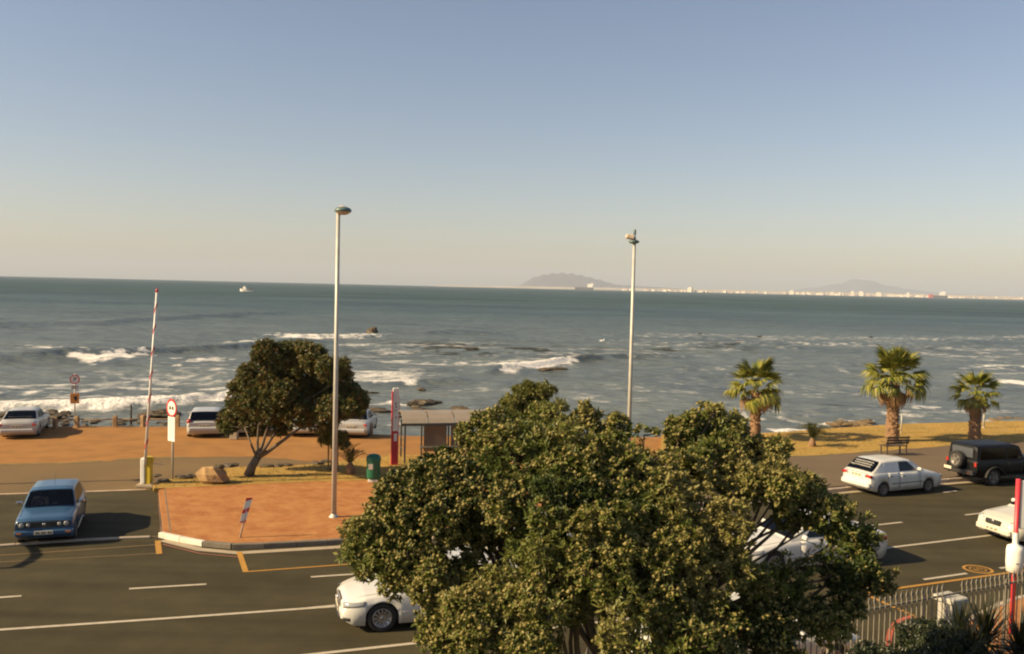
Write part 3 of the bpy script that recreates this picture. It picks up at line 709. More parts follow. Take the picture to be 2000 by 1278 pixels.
    # cabin
    if g_('cabin', True):
        m1, m2 = g0+(g1-g0)*.46, g0+(g1-g0)*.80
        for sx in (1, -1):
            st = MB(); st.rbox((X(m1+.02), sx*W*.22, .62), (.5, .48, .24), .05); st.rbox((X(m1+.27), sx*W*.22, .92), (.14, .46, .62), .05, ry=-.22); st.rbox((X(m1+.37), sx*W*.22, 1.24 if spec['H'] > 1.35 else 1.18), (.09, .24, .16), .03)
            st.build('front_seat', M_seat, root)
        st = MB(); st.rbox((X(m2), 0, .60), (.5, W*.66, .22), .05); st.rbox((X(m2+.25), 0, .86), (.14, W*.66, .5), .05, ry=-.25); st.build('rear_seat', M_seat, root)
        dsh = MB(); dsh.rbox((X(g0+.36), 0, zt(g0+.3)-.12), (.36, W*.8, .2), .05); dsh.build('dashboard', M_trim, root)
        fl = MB(); fl.box((X((g0+g1)/2), 0, .42), (g1-g0-.3, W*.84, .05)); fl.build('cabin_floor', M_under, root)
    # doors, skirts, handles, mirrors
    for sg in (1, -1):
        for (a, b_) in g_('doors', []):
            w_ = MB(); vv = []; na, nb = 6, 6
            for i in range(na):
                s = a+(b_-a)*i/(na-1); z0 = max(zb(s)+.07, clear+.08)
                pr = sec(s)[2:7]
                for j in range(nb):
                    z = z0+(zt(s)-.03-z0)*j/(nb-1); y = float(np.interp(z, [p[1] for p in pr], [p[0] for p in pr])); vv.append((X(s), sg*(y+.006), z))
            ff = [(i*nb+j, (i+1)*nb+j, (i+1)*nb+j+1, i*nb+j+1) for i in range(na-1) for j in range(nb-1)]
            rim_ = [(i*nb) for i in range(na)]+[(na-1)*nb+j for j in range(1, nb)]+[i*nb+nb-1 for i in range(na-2, -1, -1)]+[j for j in range(nb-2, 0, -1)]
            off = len(vv); vv += [(vv[k][0], vv[k][1]-sg*.02, vv[k][2]) for k in rim_]
            for i in range(len(rim_)): ff.append((rim_[i], off+i, off+(i+1) % len(rim_), rim_[(i+1) % len(rim_)]))
            if sg < 0: ff = [tuple(reversed(f)) for f in ff]
            d_ = w_.add(vv, ff, True).build('door', body, root)
            h = MB(); s = b_-.16; h.rbox((X(s), sg*(hw(s)*.985+.012), zt(s)-.17), (.15, .03, .035), .01); h.build('door_handle', g_('handle', M_trim), d_)
            # the shut line between door and body
            for sx in (a-.008, b_+.008):
                z0 = max(zb(sx)+.07, clear+.08); ys = [p[0] for p in sec(sx)[2:7]]; zs_ = [p[1] for p in sec(sx)[2:7]]
                zz = np.linspace(z0, zt(sx)-.04, 6); sl_ = MB(); sl_.tube([(X(sx), sg*(float(np.interp(z, zs_, ys))+.001), z) for z in zz], .005, 4); sl_.build('door_gap', M_under, d_)
        if g_('mirror', True):
            mm = MB(); sx = g0+.42; y = wbelt(sx)-tum*.06
            mm.rbox((X(sx), sg*(y+.13), zt(sx)+.09), (.09, .19, .125), .03); mm.tube([(X(sx), sg*(y-.02), zt(sx)+.03), (X(sx), sg*(y+.08), zt(sx)+.06)], .02, 6)
            mm.build('wing_mirror', g_('mirrorm', body), root)
    # lights and grilles
    for nm, m_, fn in g_('extra', []): fn(nm, m_, root, X, hw, zt)
    for end, s_, z_, flag in (('front', g_('fps', -.012), g_('fpz', .38), 1), ('rear', Lc+.012, g_('rpz', .55), 1)):
        if z_ is None: continue
        p_ = MB(); p_.rbox((X(s_), 0, z_), (.02, .50, .115), .006); po = p_.build('number_plate', M_plate, root)
        sg = 1 if end == 'front' else -1; chh = MB(); 
        for k in range(8):
            if k in (2, 5): continue
            chh.box((X(s_)+sg*.013, (k-3.5)*.055, z_), (.003, .034, .065)); 
        chh.build('plate_characters', M_platech, po)['kind'] = 'stuff'
    return root
WH = {}
def pr_box(s, y, z, d, b=.02, both=True, rz=0):
    def fn(nm, m_, root, X, hw, zt):
        for sg in ((1, -1) if both else (1,)):
            k = MB(); k.rbox((X(s), sg*y, z), d, b, rz=-sg*rz); k.build(nm, m_, root)
    return fn
def pr_skin(s0, s1, z0, z1, z0b=None, z1b=None, off=.008):
    # a lens or intake lying on the curved flank between two stations
    def fn(nm, m_, root, X, hw, zt):
        sec = build_car.sec
        for sg in (1, -1):
            vv = []; na, nb = 8, 4
            for i in range(na):
                t = i/(na-1); s = s0+(s1-s0)*t; pr = sec(s)[2:7]; a = z0+((z0b if z0b is not None else z0)-z0)*t; c = z1+((z1b if z1b is not None else z1)-z1)*t
                for j in range(nb):
                    z = a+(c-a)*j/(nb-1); y = float(np.interp(z, [p[1] for p in pr], [p[0] for p in pr])); vv.append((X(s)+(off if s0 < 1.5 else -off), sg*(y+off), z))
            ff = [(i*nb+j, (i+1)*nb+j, (i+1)*nb+j+1, i*nb+j+1) for i in range(na-1) for j in range(nb-1)]
            rim_ = [(i*nb) for i in range(na)]+[(na-1)*nb+j for j in range(1, nb)]+[i*nb+nb-1 for i in range(na-2, -1, -1)]+[j for j in range(nb-2, 0, -1)]
            o_ = len(vv); vv += [(vv[k][0], vv[k][1]-sg*.03, vv[k][2]) for k in rim_]
            for i in range(len(rim_)): ff.append((rim_[i], o_+i, o_+(i+1) % len(rim_), rim_[(i+1) % len(rim_)]))
            if sg < 0: ff = [tuple(reversed(f)) for f in ff]
            MB().add(vv, ff, True).build(nm, m_, root)
    return fn
def pr_seam(pts):
    def fn(nm, m_, root, X, hw, zt):
        for sg in (1, -1):
            k = MB(); k.tube([(X(s), sg*y*hw(s), zt(s)+.0225*(1-(y/.9)**2)+.002) for s, y in pts], .006, 4); k.build(nm, m_, root)
    return fn
def pr_round(s, y, z, r, both=True, dpt=.05):
    def fn(nm, m_, root, X, hw, zt):
        for sg in ((1, -1) if both else (1,)):
            k = MB(); k.lathe([(r, -dpt), (r, dpt*.6), (r*.85, dpt*.9), (.001, dpt)], (X(s), sg*y, z), 16, 'X'); k.build(nm, m_, root)
    return fn
def pr_ell(s, y, z, d, rz=0):
    def fn(nm, m_, root, X, hw, zt):
        for sg in (1, -1):
            k = MB(); pf = [(max(.001, math.sin(a)), -math.cos(a)) for a in np.linspace(0, math.pi, 9)]
            k.lathe(pf, n=14); M_ = Matrix.Rotation(-sg*rz, 3, 'Z')
            k.v = [tuple(M_ @ Vector((v[0]*d[0], v[1]*d[1], v[2]*d[2]))+Vector((X(s), sg*y, z))) for v in k.v]; k.build(nm, m_, root)
    return fn
def place(o, p_rear, p_front=None, heading=None, at='rear', spec=None, z=0.0, side=0, scale=1.0):
    """put a vehicle with one wheel's ground contact on a picture point; heading from two contacts or given"""
    a = P(*p_rear, z)
    if p_front: b_ = P(*p_front, z); heading = math.atan2(b_.y-a.y, b_.x-a.x)
    lx = spec['L']/2-(spec['fo']+(spec['wb'] if at == 'rear' else 0)); ly = side*(spec['W']/2-.12)
    c, s = math.cos(heading), math.sin(heading)
    o.location = (a.x-scale*(lx*c-ly*s), a.y-scale*(lx*s+ly*c), z); o.rotation_euler = (0, 0, heading); o.scale = (scale,)*3
    if p_front: print('PLACE', o.name, 'wheelbase seen %.2f spec %.2f heading %.1f dist %.1f' % ((b_-a).length, spec['wb'], math.degrees(heading), a.y))
    return o

# --- blue boxy hatchback nosing out of the driveway
golf = dict(L=3.82, W=1.63, H=1.41, wb=2.40, fo=.72, r=.285, nose=.955, tail=.95, nz=.62, tumble=.30, clear=.19,
    deck=[(0,.80),(.12,.83),(.95,.90),(1.3,.92),(3.0,.93),(3.70,.90),(3.82,.84)], gh=[(1.02,.90),(1.62,1.36),(1.9,1.40),(2.9,1.39),(3.15,1.36),(3.62,.93)],
    wsmat=glassmat('clear_windscreen', (.45,.47,.46)), windows=[[(1.45,.97),(1.80,1.29),(2.25,1.31),(2.25,.97)],[(2.33,.97),(2.33,1.31),(2.98,1.29),(3.15,.98)]], fwin=(1.12,1.58), rwin=(3.2,3.54), paint=M_pb, glass=M_glass,
    doors=[(1.18,2.27),(2.30,3.0)], rim='steel', tw=.17, spokes=8, fpz=.44, fps=-.11, handle=M_trim, mirrorm=M_chrome,
    extra=[('bonnet_gap', M_under, pr_seam([(.06,.84),(.5,.86),(.98,.88)])), ('number_plate_lamp', M_amber, pr_box(-.10,.66,.44,(.02,.14,.05),.01)), ('grille', M_trim, pr_box(-.004,0,.665,(.03,1.42,.17),.008,False)), ('headlight', M_lamp, pr_round(-.012,.60,.665,.075)), ('headlight', M_lamp, pr_round(-.012,.42,.665,.058)),
           ('badge', M_chrome, pr_round(-.02,0,.665,.05,False,.012)), ('bumper', M_pb, pr_box(-.03,0,.43,(.14,1.58,.17),.04,False)), ('bumper', M_pb, pr_box(3.84,0,.45,(.14,1.58,.16),.04,False)), ('sill_trim', M_pb, pr_box(1.9,.79,.22,(1.6,.04,.09),.01))])
car = build_car('blue_hatchback', 'blue boxy hatchback with a driver, nosing out of the driveway onto the road', golf)
hd = math.atan2(-.935, .33)
place(car, (142,1052), heading=hd, at='front', spec=golf, side=1, scale=.96)
blue = car
k = MB(); k.tube([(-.35,0,1.38),(-.75,0,1.75)], .006, 5); k.build('aerial', M_trim, car)
k = MB(); k.rbox((golf['L']/2-1.45, .12, .97), (.22,.14,.02), .008); k.build('papers', M_pw, car)

# --- small white hatchback parked on the far kerb
tazz = dict(L=3.88, W=1.63, H=1.38, wb=2.43, fo=.80, r=.285, nose=.86, tail=.90, nz=.5, tz=.6, tumble=.30, clear=.19,
    deck=[(0,.66),(.15,.72),(.5,.80),(1.0,.88),(1.4,.91),(3.2,.95),(3.72,.94),(3.88,.88)], gh=[(1.0,.88),(1.72,1.34),(2.1,1.38),(3.0,1.37),(3.30,1.34),(3.77,.95)],
    windows=[[(1.50,.96),(1.92,1.28),(2.36,1.29),(2.36,.96)],[(2.46,.97),(2.46,1.29),(3.10,1.27),(3.28,1.0),(3.24,.98)]], fwin=(1.12,1.66), rwin=(3.34,3.71), paint=M_pw,
    wmat=[None, M_pw], doors=[(1.28,2.38),(2.42,3.02)], rim='steel', tw=.18, spokes=8, fpz=.42, rpz=.80, handle=M_trim,
    extra=[('headlight', M_lamp, pr_box(.06,.58,.62,(.12,.32,.12),.03,rz=.25)), ('grille', M_trim, pr_box(.0,0,.60,(.04,.7,.07),.01,False)), ('tail_light', M_tail, pr_box(3.845,.62,.80,(.12,.28,.12),.02,rz=-.2)), ('reversing_light', M_lamp, pr_box(3.885,.47,.80,(.05,.07,.10),.01,rz=-.1)), ('bonnet_gap', M_under, pr_seam([(.10,.74),(.5,.80),(.98,.86)])), ('side_trim', M_seat, pr_skin(1.18,2.85,.47,.50)), ('rear_seam', M_under, pr_box(3.885,0,.90,(.01,1.2,.012),.002,False)),
           ('bumper', M_pw, pr_box(3.89,0,.46,(.2,1.46,.26),.07,False)), ('bumper', M_pw, pr_box(.02,0,.40,(.2,1.38,.24),.07,False)), ('rear_wiper', M_trim, pr_box(3.62,.2,1.11,(.03,.30,.03),.005,False))])
car = build_car('white_hatchback', 'small white hatchback parked facing right, white lettering across its rear window', tazz)
place(car, (1722,969.5), (1813.6,960.4), at='rear', spec=tazz, side=-1, scale=.98)
# the sticker on the rear window and the pale panel in the rear side window
k = MB(); rg = random.Random(5)
for row in range(3):
    y = -.46
    while y < .44:
        w_ = rg.uniform(.05,.12); t = .22+row*.24; s = 3.34+.37*t
        k.box((3.88/2-s-.035, y+w_/2, 1.345-(s-3.30)/.47*.39+.03), (.012, w_, .075), ry=math.atan2(.39,.47)*-1+math.pi/2*0); y += w_+rg.uniform(.012,.03)
k.build('window_lettering', M_pw, car)

# --- black off-roader
M_soft = mat('soft_top_cloth', (.018,.016,.013), .9, .2, 10, .004, 60)
jeep = dict(L=4.15, W=1.80, H=1.82, wb=2.42, fo=.75, r=.395, nose=.80, tail=.97, nz=.8, tumble=.10, clear=.46, side_z=.8, tw=.27,
    deck=[(0,1.06),(.1,1.10),(1.1,1.14),(1.4,1.15),(4.0,1.16),(4.15,1.14)], gh=[(1.38,1.15),(1.66,1.74),(1.9,1.80),(3.9,1.80),(4.06,1.76),(4.10,1.16)],
    windows=[[(1.66,1.22),(1.84,1.66),(2.35,1.68),(2.35,1.22)],[(2.48,1.22),(2.48,1.68),(3.85,1.67),(3.92,1.22)]], fwin=(1.42,1.62), rwin=None, paint=M_pk, glass=M_glass,
    doors=[(1.5,2.42)], spokes=5, spw=.3, rim='steel', fpz=None, rpz=None, cabin=True,
    extra=[('bumper', M_trim, pr_box(4.26,0,.60,(.22,1.66,.20),.03,False)), ('bumper', M_trim, pr_box(-.10,0,.60,(.22,1.6,.18),.03,False)), ('tail_light', M_tail, pr_box(4.17,.80,.98,(.06,.12,.18),.01)), ('reflector', M_tail, pr_round(4.38,.62,.60,.05,True,.012)),
           ('tow_hook', M_trim, pr_box(4.40,.45,.50,(.14,.04,.05),.01)), ('rear_window', mat('soft_window', (.07,.078,.09), .25), pr_box(4.125,0,1.46,(.012,1.18,.42),.004,False)),
           ('side_step', M_trim, pr_box(2.0,.86,.46,(1.3,.12,.05),.02))])
car = build_car('black_offroader', 'black soft-top off-roader with a spare wheel on its tailgate, parked ahead of the white hatchback', jeep)
t_, r_ = WH['wheel_steel_395']
sp = mobj('spare_wheel', t_, car, (-4.15/2-.16, .10, 1.08)); sp.rotation_euler = (0, 0, math.pi/2); mobj('rim', r_, sp)
for c in (.75, .75+2.42):
    for sg in (1, -1):
        k = MB(); pf = [(4.15/2-c+.54*math.cos(a)*1.02, sg*.93, .395+.50*math.sin(a)) for a in np.linspace(.15, math.pi-.15, 12)]
        vs = []
        for p_ in pf:
            vs += [(p_[0], sg*.80, p_[2]), (p_[0], sg*1.0, p_[2]-.01), (p_[0], sg*1.0, p_[2]-.05), (p_[0], sg*.80, p_[2]-.05)]
        ff = [(i*4+j, (i+1)*4+j, (i+1)*4+(j+1) % 4, i*4+(j+1) % 4) for i in range(11) for j in range(4)]
        k.add(vs, ff).build('wheel_flare', M_trim, car)
pl = MB(); pl.rbox((-4.15/2-.25, .55, .66), (.02,.42,.13), .006); po = pl.build('number_plate', M_plate, car)
place(car, (1937,949), heading=R(19), at='rear', spec=jeep, side=-1, scale=.92)

# --- white saloons
merc = dict(L=4.80, W=1.80, H=1.44, wb=2.83, fo=.86, r=.325, nose=.74, tail=.80, nz=.48, tumble=.34, clear=.17,
    deck=[(0,.60),(.12,.68),(.5,.78),(1.2,.87),(1.6,.90),(3.6,.94),(4.3,.95),(4.70,.90),(4.8,.80)], gh=[(1.36,.88),(2.05,1.36),(2.4,1.43),(3.1,1.42),(3.5,1.35),(4.12,.95)],
    windows=[[(1.90,.97),(2.25,1.30),(2.70,1.34),(2.70,.96)],[(2.80,.96),(2.80,1.34),(3.30,1.30),(3.66,1.02)]], fwin=(1.48,2.02), rwin=(3.42,4.02), paint=M_pw,
    doors=[(1.70,2.74),(2.78,3.62)], spokes=12, tw=.23, fpz=.40, rpz=.70, mirrorm=M_pw, handle=M_pw,
    fps=-.05, extra=[('headlight', M_lamp, pr_skin(.03,.50,.55,.66,.64,.72)), ('grille', M_hub, pr_box(.0,0,.56,(.07,.60,.20),.03,False)), ('badge', M_chrome, pr_round(-.045,0,.58,.05,False,.012)), ('tail_light', M_tail, pr_skin(4.42,4.77,.70,.86)), ('air_intake', M_trim, pr_box(-.02,0,.27,(.08,.9,.08),.02,False)),
           ('fog_light', M_trim, pr_skin(.03,.16,.27,.34)), ('bonnet_gap', M_under, pr_seam([(.10,.70),(.5,.76),(1.0,.80),(1.42,.84)])), ('side_trim', M_chrome, pr_skin(1.32,3.25,.435,.45)), ('boot_gap', M_under, pr_seam([(4.15,.80),(4.45,.80),(4.74,.78)])), ('bumper', M_pw, pr_box(.06,0,.36,(.18,1.30,.26),.07,False)), ('bumper', M_pw, pr_box(4.76,0,.46,(.16,1.40,.26),.07,False))])
car = build_car('white_saloon', 'glossy white saloon with many-spoked wheels driving left under the big tree', merc)
place(car, (745,1233), heading=R(180+15.8), at='front', spec=merc, side=1, scale=1.0)
merc2 = dict(merc); merc2.update(paint=M_pc, nose=.70, spokes=5, spw=.3, extra=[
    ('headlight', M_lamp, pr_round(.16,.62,.62,.105,True,.07)), ('headlight', M_lamp, pr_round(.10,.42,.60,.075,True,.06)), ('grille', M_trim, pr_box(.0,0,.60,(.08,.60,.17),.03,False)), ('badge', M_chrome, pr_round(-.045,0,.62,.045,False,.012)),
    ('tail_light', M_tail, pr_ell(4.70,.70,.78,(.12,.18,.10),-.4)), ('air_intake', M_trim, pr_box(-.035,0,.29,(.04,.6,.06),.02,False)), ('bumper', M_pc, pr_box(.05,0,.38,(.2,1.36,.26),.07,False))])
car = build_car('cream_saloon', 'cream white saloon with round headlamps driving in at the right edge of the road', merc2)
place(car, (2020,1066), heading=R(180+17), at='front', spec=merc2, side=1)
cara = dict(merc); cara.update(paint=M_pw, tail=.84, spokes=7, spw=.2, glass=M_glass)
car = build_car('white_saloon', 'white saloon seen through the right side of the big tree, its shadow on the road', cara)
place(car, (1672,1106), heading=R(180+20), at='rear', spec=cara, side=1)
carb = dict(tazz); carb.update(paint=M_pw, wmat=[None,None])
car = build_car('white_hatchback', 'white car glimpsed through the dark hollow in the middle of the big tree', carb)
place(car, (1010,1112), heading=R(180+18), at='front', spec=carb, side=1)
carc = dict(merc); carc.update(paint=M_pc, spokes=7, spw=.2)
car = build_car('white_saloon', 'white saloon parked at the near kerb, behind the railings under the big tree', carc)
carkerb = car
hb = R(22); car.location = (4.9, 18.5, 0); car.rotation_euler = (0,0,hb)

# --- cars parked facing the sea, tails to the camera
def seacar(nm, label, spec_, px, py, hdg, sc=1.0):
    c_ = build_car(nm, label, spec_); a = P(px, py+2, .02); c, s = math.cos(R(hdg)), math.sin(R(hdg)); h = spec_['L']/2*sc
    c_.location = (a.x+h*c, a.y+h*s, .016); c_.rotation_euler = (0,0,R(hdg)); c_.scale = (sc*.95, sc*.95, sc*(.80 if spec_['H'] > 1.5 else .88)); c_['group'] = 'cars parked facing the sea'; return c_
sc1 = dict(merc); sc1.update(paint=M_ps2, W=1.74, L=4.5, tail=.9, extra=[('tail_light', M_tail, pr_box(4.44,.70,.76,(.12,.24,.15),.02,rz=-.2)), ('bumper', M_ps2, pr_box(4.5,0,.45,(.2,1.5,.24),.06,False)), ('headlight', M_lamp, pr_ell(.2,.62,.6,(.2,.1,.08),.5))],
    deck=[(0,.60),(.12,.68),(.5,.78),(1.2,.87),(1.6,.90),(3.4,.94),(4.1,.95),(4.42,.92),(4.5,.82)], gh=[(1.30,.88),(1.95,1.34),(2.3,1.40),(2.9,1.39),(3.25,1.33),(3.85,.95)],
    windows=[[(1.80,.97),(2.1,1.28),(2.5,1.31),(2.5,.96)],[(2.6,.96),(2.6,1.31),(3.05,1.28),(3.4,1.02)]], fwin=(1.4,1.92), rwin=(3.2,3.75), doors=[(1.60,2.54),(2.58,3.4)], wb=2.6, fo=.85, r=.30)
seacar('silver_saloon', 'silver saloon parked facing the sea at the left edge of the sandy car park', sc1, 32, 857, 108)
mpv = dict(L=4.2, W=1.78, H=1.60, wb=2.6, fo=.82, r=.33, nose=.78, tail=.86, nz=.55, tz=.75, tumble=.28, clear=.19,
    deck=[(0,.70),(.15,.80),(.8,.98),(1.2,1.02),(3.9,1.05),(4.2,.98)], gh=[(.95,1.0),(1.75,1.50),(2.2,1.59),(3.3,1.58),(3.75,1.52),(4.08,1.05)],
    windows=[[(1.5,1.08),(1.95,1.46),(2.45,1.50),(2.45,1.08)],[(2.55,1.08),(2.55,1.50),(3.3,1.48),(3.5,1.10)]], fwin=(1.05,1.7), rwin=(3.68,4.02), paint=M_ps2,
    doors=[(1.35,2.48),(2.52,3.3)], spokes=7, spw=.2, rpz=.78, fpz=.4, extra=[('tail_light', M_tail, pr_ell(4.08,.74,1.02,(.12,.12,.17),-.3)), ('bumper', M_ps2, pr_box(4.2,0,.56,(.2,1.5,.3),.08,False)), ('headlight', M_lamp, pr_ell(.2,.62,.7,(.2,.1,.08),.5))])
seacar('silver_people_carrier', 'silver tall hatchback parked facing the sea, left of the windblown tree', mpv, 398, 855, 104)
mp2 = dict(mpv); mp2.update(paint=M_ps)
seacar('grey_hatchback', 'grey car parked facing the sea, mostly hidden behind the windblown tree crown', mp2, 488, 852, 102)
sc2 = dict(sc1); sc2.update(paint=M_pw, extra=sc1['extra'][:1]+[('bumper', M_pw, pr_box(4.5,0,.45,(.2,1.5,.24),.06,False))])
seacar('white_saloon', 'white saloon parked facing the sea, glimpsed between the branches of the windblown tree', sc2, 590, 853, 99)
pk = dict(sc1); pk.update(paint=M_ps2, cat='car', W=1.78, tail=.97, deck=[(0,.66),(.12,.74),(.5,.86),(1.2,.95),(1.6,.98),(4.3,.99),(4.5,.97)])
seacar('silver_estate', 'silver saloon with a squared boot parked facing the sea, right of the windblown tree', sc1 | dict(paint=M_ps2, tail=.95), 684, 856, 91, 1.0)

# ---- the driver: one skinned body in the blue hatchback
M_skin = mat('skin', (.30,.15,.09), .6, .08, 10); M_shirt = mat('pale_shirt', (.62,.55,.44), .85, .08, 12); M_hair = mat('dark_hair', (.03,.02,.015), .8, .2, 30)
def skin_body(pts, edges, radii, mt, name, parent, shirt_from=None):
    me = bpy.data.meshes.new(name); me.from_pydata(pts, edges, []); me.update(); o = mobj(name, me, parent)
    sk = o.modifiers.new('skin', 'SKIN'); sk.use_smooth_shade = True
    for v, r_ in zip(me.skin_vertices[0].data, radii): v.radius = (r_, r_)
    me.skin_vertices[0].data[0].use_root = True
    sb_ = o.modifiers.new('sub', 'SUBSURF'); sb_.levels = 1; sb_.render_levels = 1
    dg = bpy.context.evaluated_depsgraph_get(); m2 = bpy.data.meshes.new_from_object(o.evaluated_get(dg)); o.modifiers.clear(); o.data = m2
    m2.materials.clear(); m2.materials.append(mt)
    return o
drv = empty('person', label='driver in a pale shirt holding the wheel inside the blue hatchback', cat='person')
dp = [(0,0,.0),(0,0,.22),(-.02,0,.42),(-.02,0,.52),(0,0,.60),(.01,0,.70),(.02,0,.78),
      (-.02,.19,.46),(.16,.24,.24),(.40,.12,.30),(.48,.10,.31), (-.02,-.19,.46),(.16,-.24,.24),(.40,-.12,.30),(.48,-.10,.31),
      (.02,.10,-.02),(.42,.13,.02),(.50,.13,-.30),(.60,.13,-.33),(.02,-.10,-.02),(.42,-.13,.02),(.50,-.13,-.30),(.60,-.13,-.33)]
de = [(0,1),(1,2),(2,3),(3,4),(4,5),(5,6),(2,7),(7,8),(8,9),(9,10),(2,11),(11,12),(12,13),(13,14),(0,15),(15,16),(16,17),(17,18),(0,19),(19,20),(20,21),(21,22)]
dr = [.14,.145,.13,.055,.08,.095,.06,.065,.048,.035,.035,.065,.048,.035,.035,.09,.07,.05,.045,.09,.07,.05,.045]
# legs sit inside the cabin floor clearance
bd = skin_body(dp, de, dr, M_shirt, 'body', drv)
bd.data.materials.append(M_skin)
for f in bd.data.polygons:
    if f.center.z > .53 or (f.center.x > .36 and f.center.z > .2): f.material_index = 1
hr = MB(); hr.blob((-.015,0,.735), .105, 1,.85,1, .05, (12,8), 3); hr.build('hair', M_hair, drv)
fc_ = MB(); fc_.tube([(.10,0,.70),(.125,0,.675)], [.012,.018], 6); fc_.build('nose', M_skin, drv)
drv.scale = (.88,)*3
Mb = Matrix.Translation(blue.location) @ Matrix.Rotation(blue.rotation_euler.z, 4, 'Z') @ Matrix.Scale(.96, 4)
pp = Mb @ Vector((golf['L']/2-2.02, -.36, .60)); drv.location = pp; drv.rotation_euler = (0,0,blue.rotation_euler.z)
k = MB(); c0 = Vector((golf['L']/2-1.62, -.36, .93))
for i in range(16):
    pass
k.tube([c0+Vector((.06*math.sin(a)*-.5, .18*math.cos(a), .18*math.sin(a)*.8)) for a in np.linspace(0, 2*math.pi, 17)], .013, 6, False); k.tube([c0, c0+Vector((.2,0,-.1))], .02, 6)
k.build('steering_wheel', M_trim, blue)
# ================================================================ STREET FURNITURE
M_pole = mat('galvanised_pole', (.46,.44,.38), .5, .12, 3, .002, 40, metal=.2)
M_lampd = mat('lamp_housing', (.10,.15,.14), .4, .15, 8)
M_lampc = mat('lamp_cover', (.62,.48,.33), .35, .15, 8)
M_spw = mat('sign_white', (.76,.74,.66), .45, .05, 6); M_spr = mat('sign_red', (.55,.035,.045), .4, .08, 6); M_spk = mat('sign_black', (.03,.03,.03), .5, .1, 8)
M_spo = mat('sign_orange', (.72,.28,.05), .5, .08, 6); M_spg = mat('sign_grey', (.42,.36,.32), .6, .1, 6); M_spy = mat('barrier_yellow', (.60,.43,.03), .5, .12, 3)
M_wood = mat('weathered_wood', (.34,.21,.10), .85, .25, 4, .01, 30); M_wood2 = mat('dark_bench_wood', (.10,.07,.04), .7, .2, 6, .004, 30)
M_green = mat('bin_green', (.012,.115,.060), .4, .1, 3); M_stone = mat('sandstone', (.44,.28,.11), .9, .25, 2.0, .05, 6, col2=(.25,.15,.08))
M_rock = mat('wet_rock', (.05,.036,.02), .7, .35, 1.5, .08, 6, col2=(.11,.078,.04)); M_steel = mat('shelter_frame', (.09,.085,.07), .5, .15, 5)
M_roofp = mat('shelter_roof', (.26,.215,.17), .5, .08, 2); M_panel = mat('shelter_panel', (.24,.165,.12), .5, .08, 2)
GZ_ = .14
def pole(name, b, h, r0, r1, m_, parent, top=None, n=10):
    k = MB(); k.tube([(0,0,0),(0,0,h*.5),(0,0,h)], [r0,(r0+r1)/2,r1], n); return k.build(name, m_, parent)
# --- the two lamp posts
def lamp_base(root, m_=M_pole):
    k = MB(); k.lathe([(.16,0),(.16,.03),(.11,.05),(.095,.12)], n=14); k.build('base', m_, root)
b1 = P(652,1010,GZ_); h1 = zat(658,417,b1)-GZ_
lp = empty('lamp_post', b1, label='tall pale lamp post with a flat saucer lamp, standing on the orange brick pavement', cat='lamp post')
pole('pole', b1, h1, .085, .06, M_pole, lp); lamp_base(lp)
k = MB(); k.lathe([(.001,.10),(.12,.09),(.22,.05),(.27,0.0),(.275,-.05),(.25,-.07)], (.15,0,h1+.12), 20); hs = k.build('lamp_shade', M_lampd, lp)
k = MB(); k.lathe([(.001,.135),(.08,.125),(.13,.09)], (.13,0,h1+.115), 16); k.build('cap', M_lampc, hs)
k = MB(); k.lathe([(.245,-.065),(.2,-.12),(.1,-.16),(.001,-.17)], (.15,0,h1+.12), 20); k.build('lamp_lens', M_lampc, hs)
k = MB(); k.tube([(0,0,h1-.1),(.03,0,h1-.02),(.10,0,h1+.02)], .05, 8); k.build('arm', M_pole, lp)
b2 = P(1225,966,GZ_); h2 = zat(1239,462,b2)-GZ_
lp2 = empty('lamp_post', b2, label='tall pale lamp post with a boxy floodlight at its top, rising behind the big tree', cat='lamp post')
pole('pole', b2, h2, .085, .055, M_pole, lp2); lamp_base(lp2)
k = MB(); k.rbox((-.17,0,h2-.02), (.30,.34,.17), .04, ry=.15); k.build('floodlight', M_lampc, lp2)
k = MB(); k.lathe([(.12,.0),(.22,-.06),(.13,-.13),(.001,-.14)], (-.02,0,h2-.13), 16); k.build('lamp_shade', M_lampd, lp2)
k = MB(); k.lathe([(.05,-.02),(.055,.1),(.05,.18),(.001,.20)], (0,0,h2+.06), 10); k.build('cap', M_lampd, lp2)
# a third one stands left of the frame: only its shadow reaches in
shd = Vector((math.cos(SUN_AZ), math.sin(SUN_AZ), 0))/math.tan(SUN_EL); b3 = P(272,937,.02)-shd*(h1+.1); lp3 = copy_tree(lp, b3); lp3['label'] = 'lamp post beyond the left edge, only its long shadow crosses the parking lane'
b4 = P(36,1108,.01)-shd*3.05; lpole = empty('banner_pole', b4, label='hook-armed pole beyond the left edge, only its curved shadow on the road', cat='pole')
pole('pole', b4, 3.1, .07, .06, M_pole, lpole); k = MB(); k.tube([(0,0,3.0),(0,.5,3.05),(0,1.1,3.0),(-.1,1.7,2.85),(-.4,2.3,2.7)], [.08,.09,.09,.08,.05], 8); k.build('arm', M_pole, lpole)

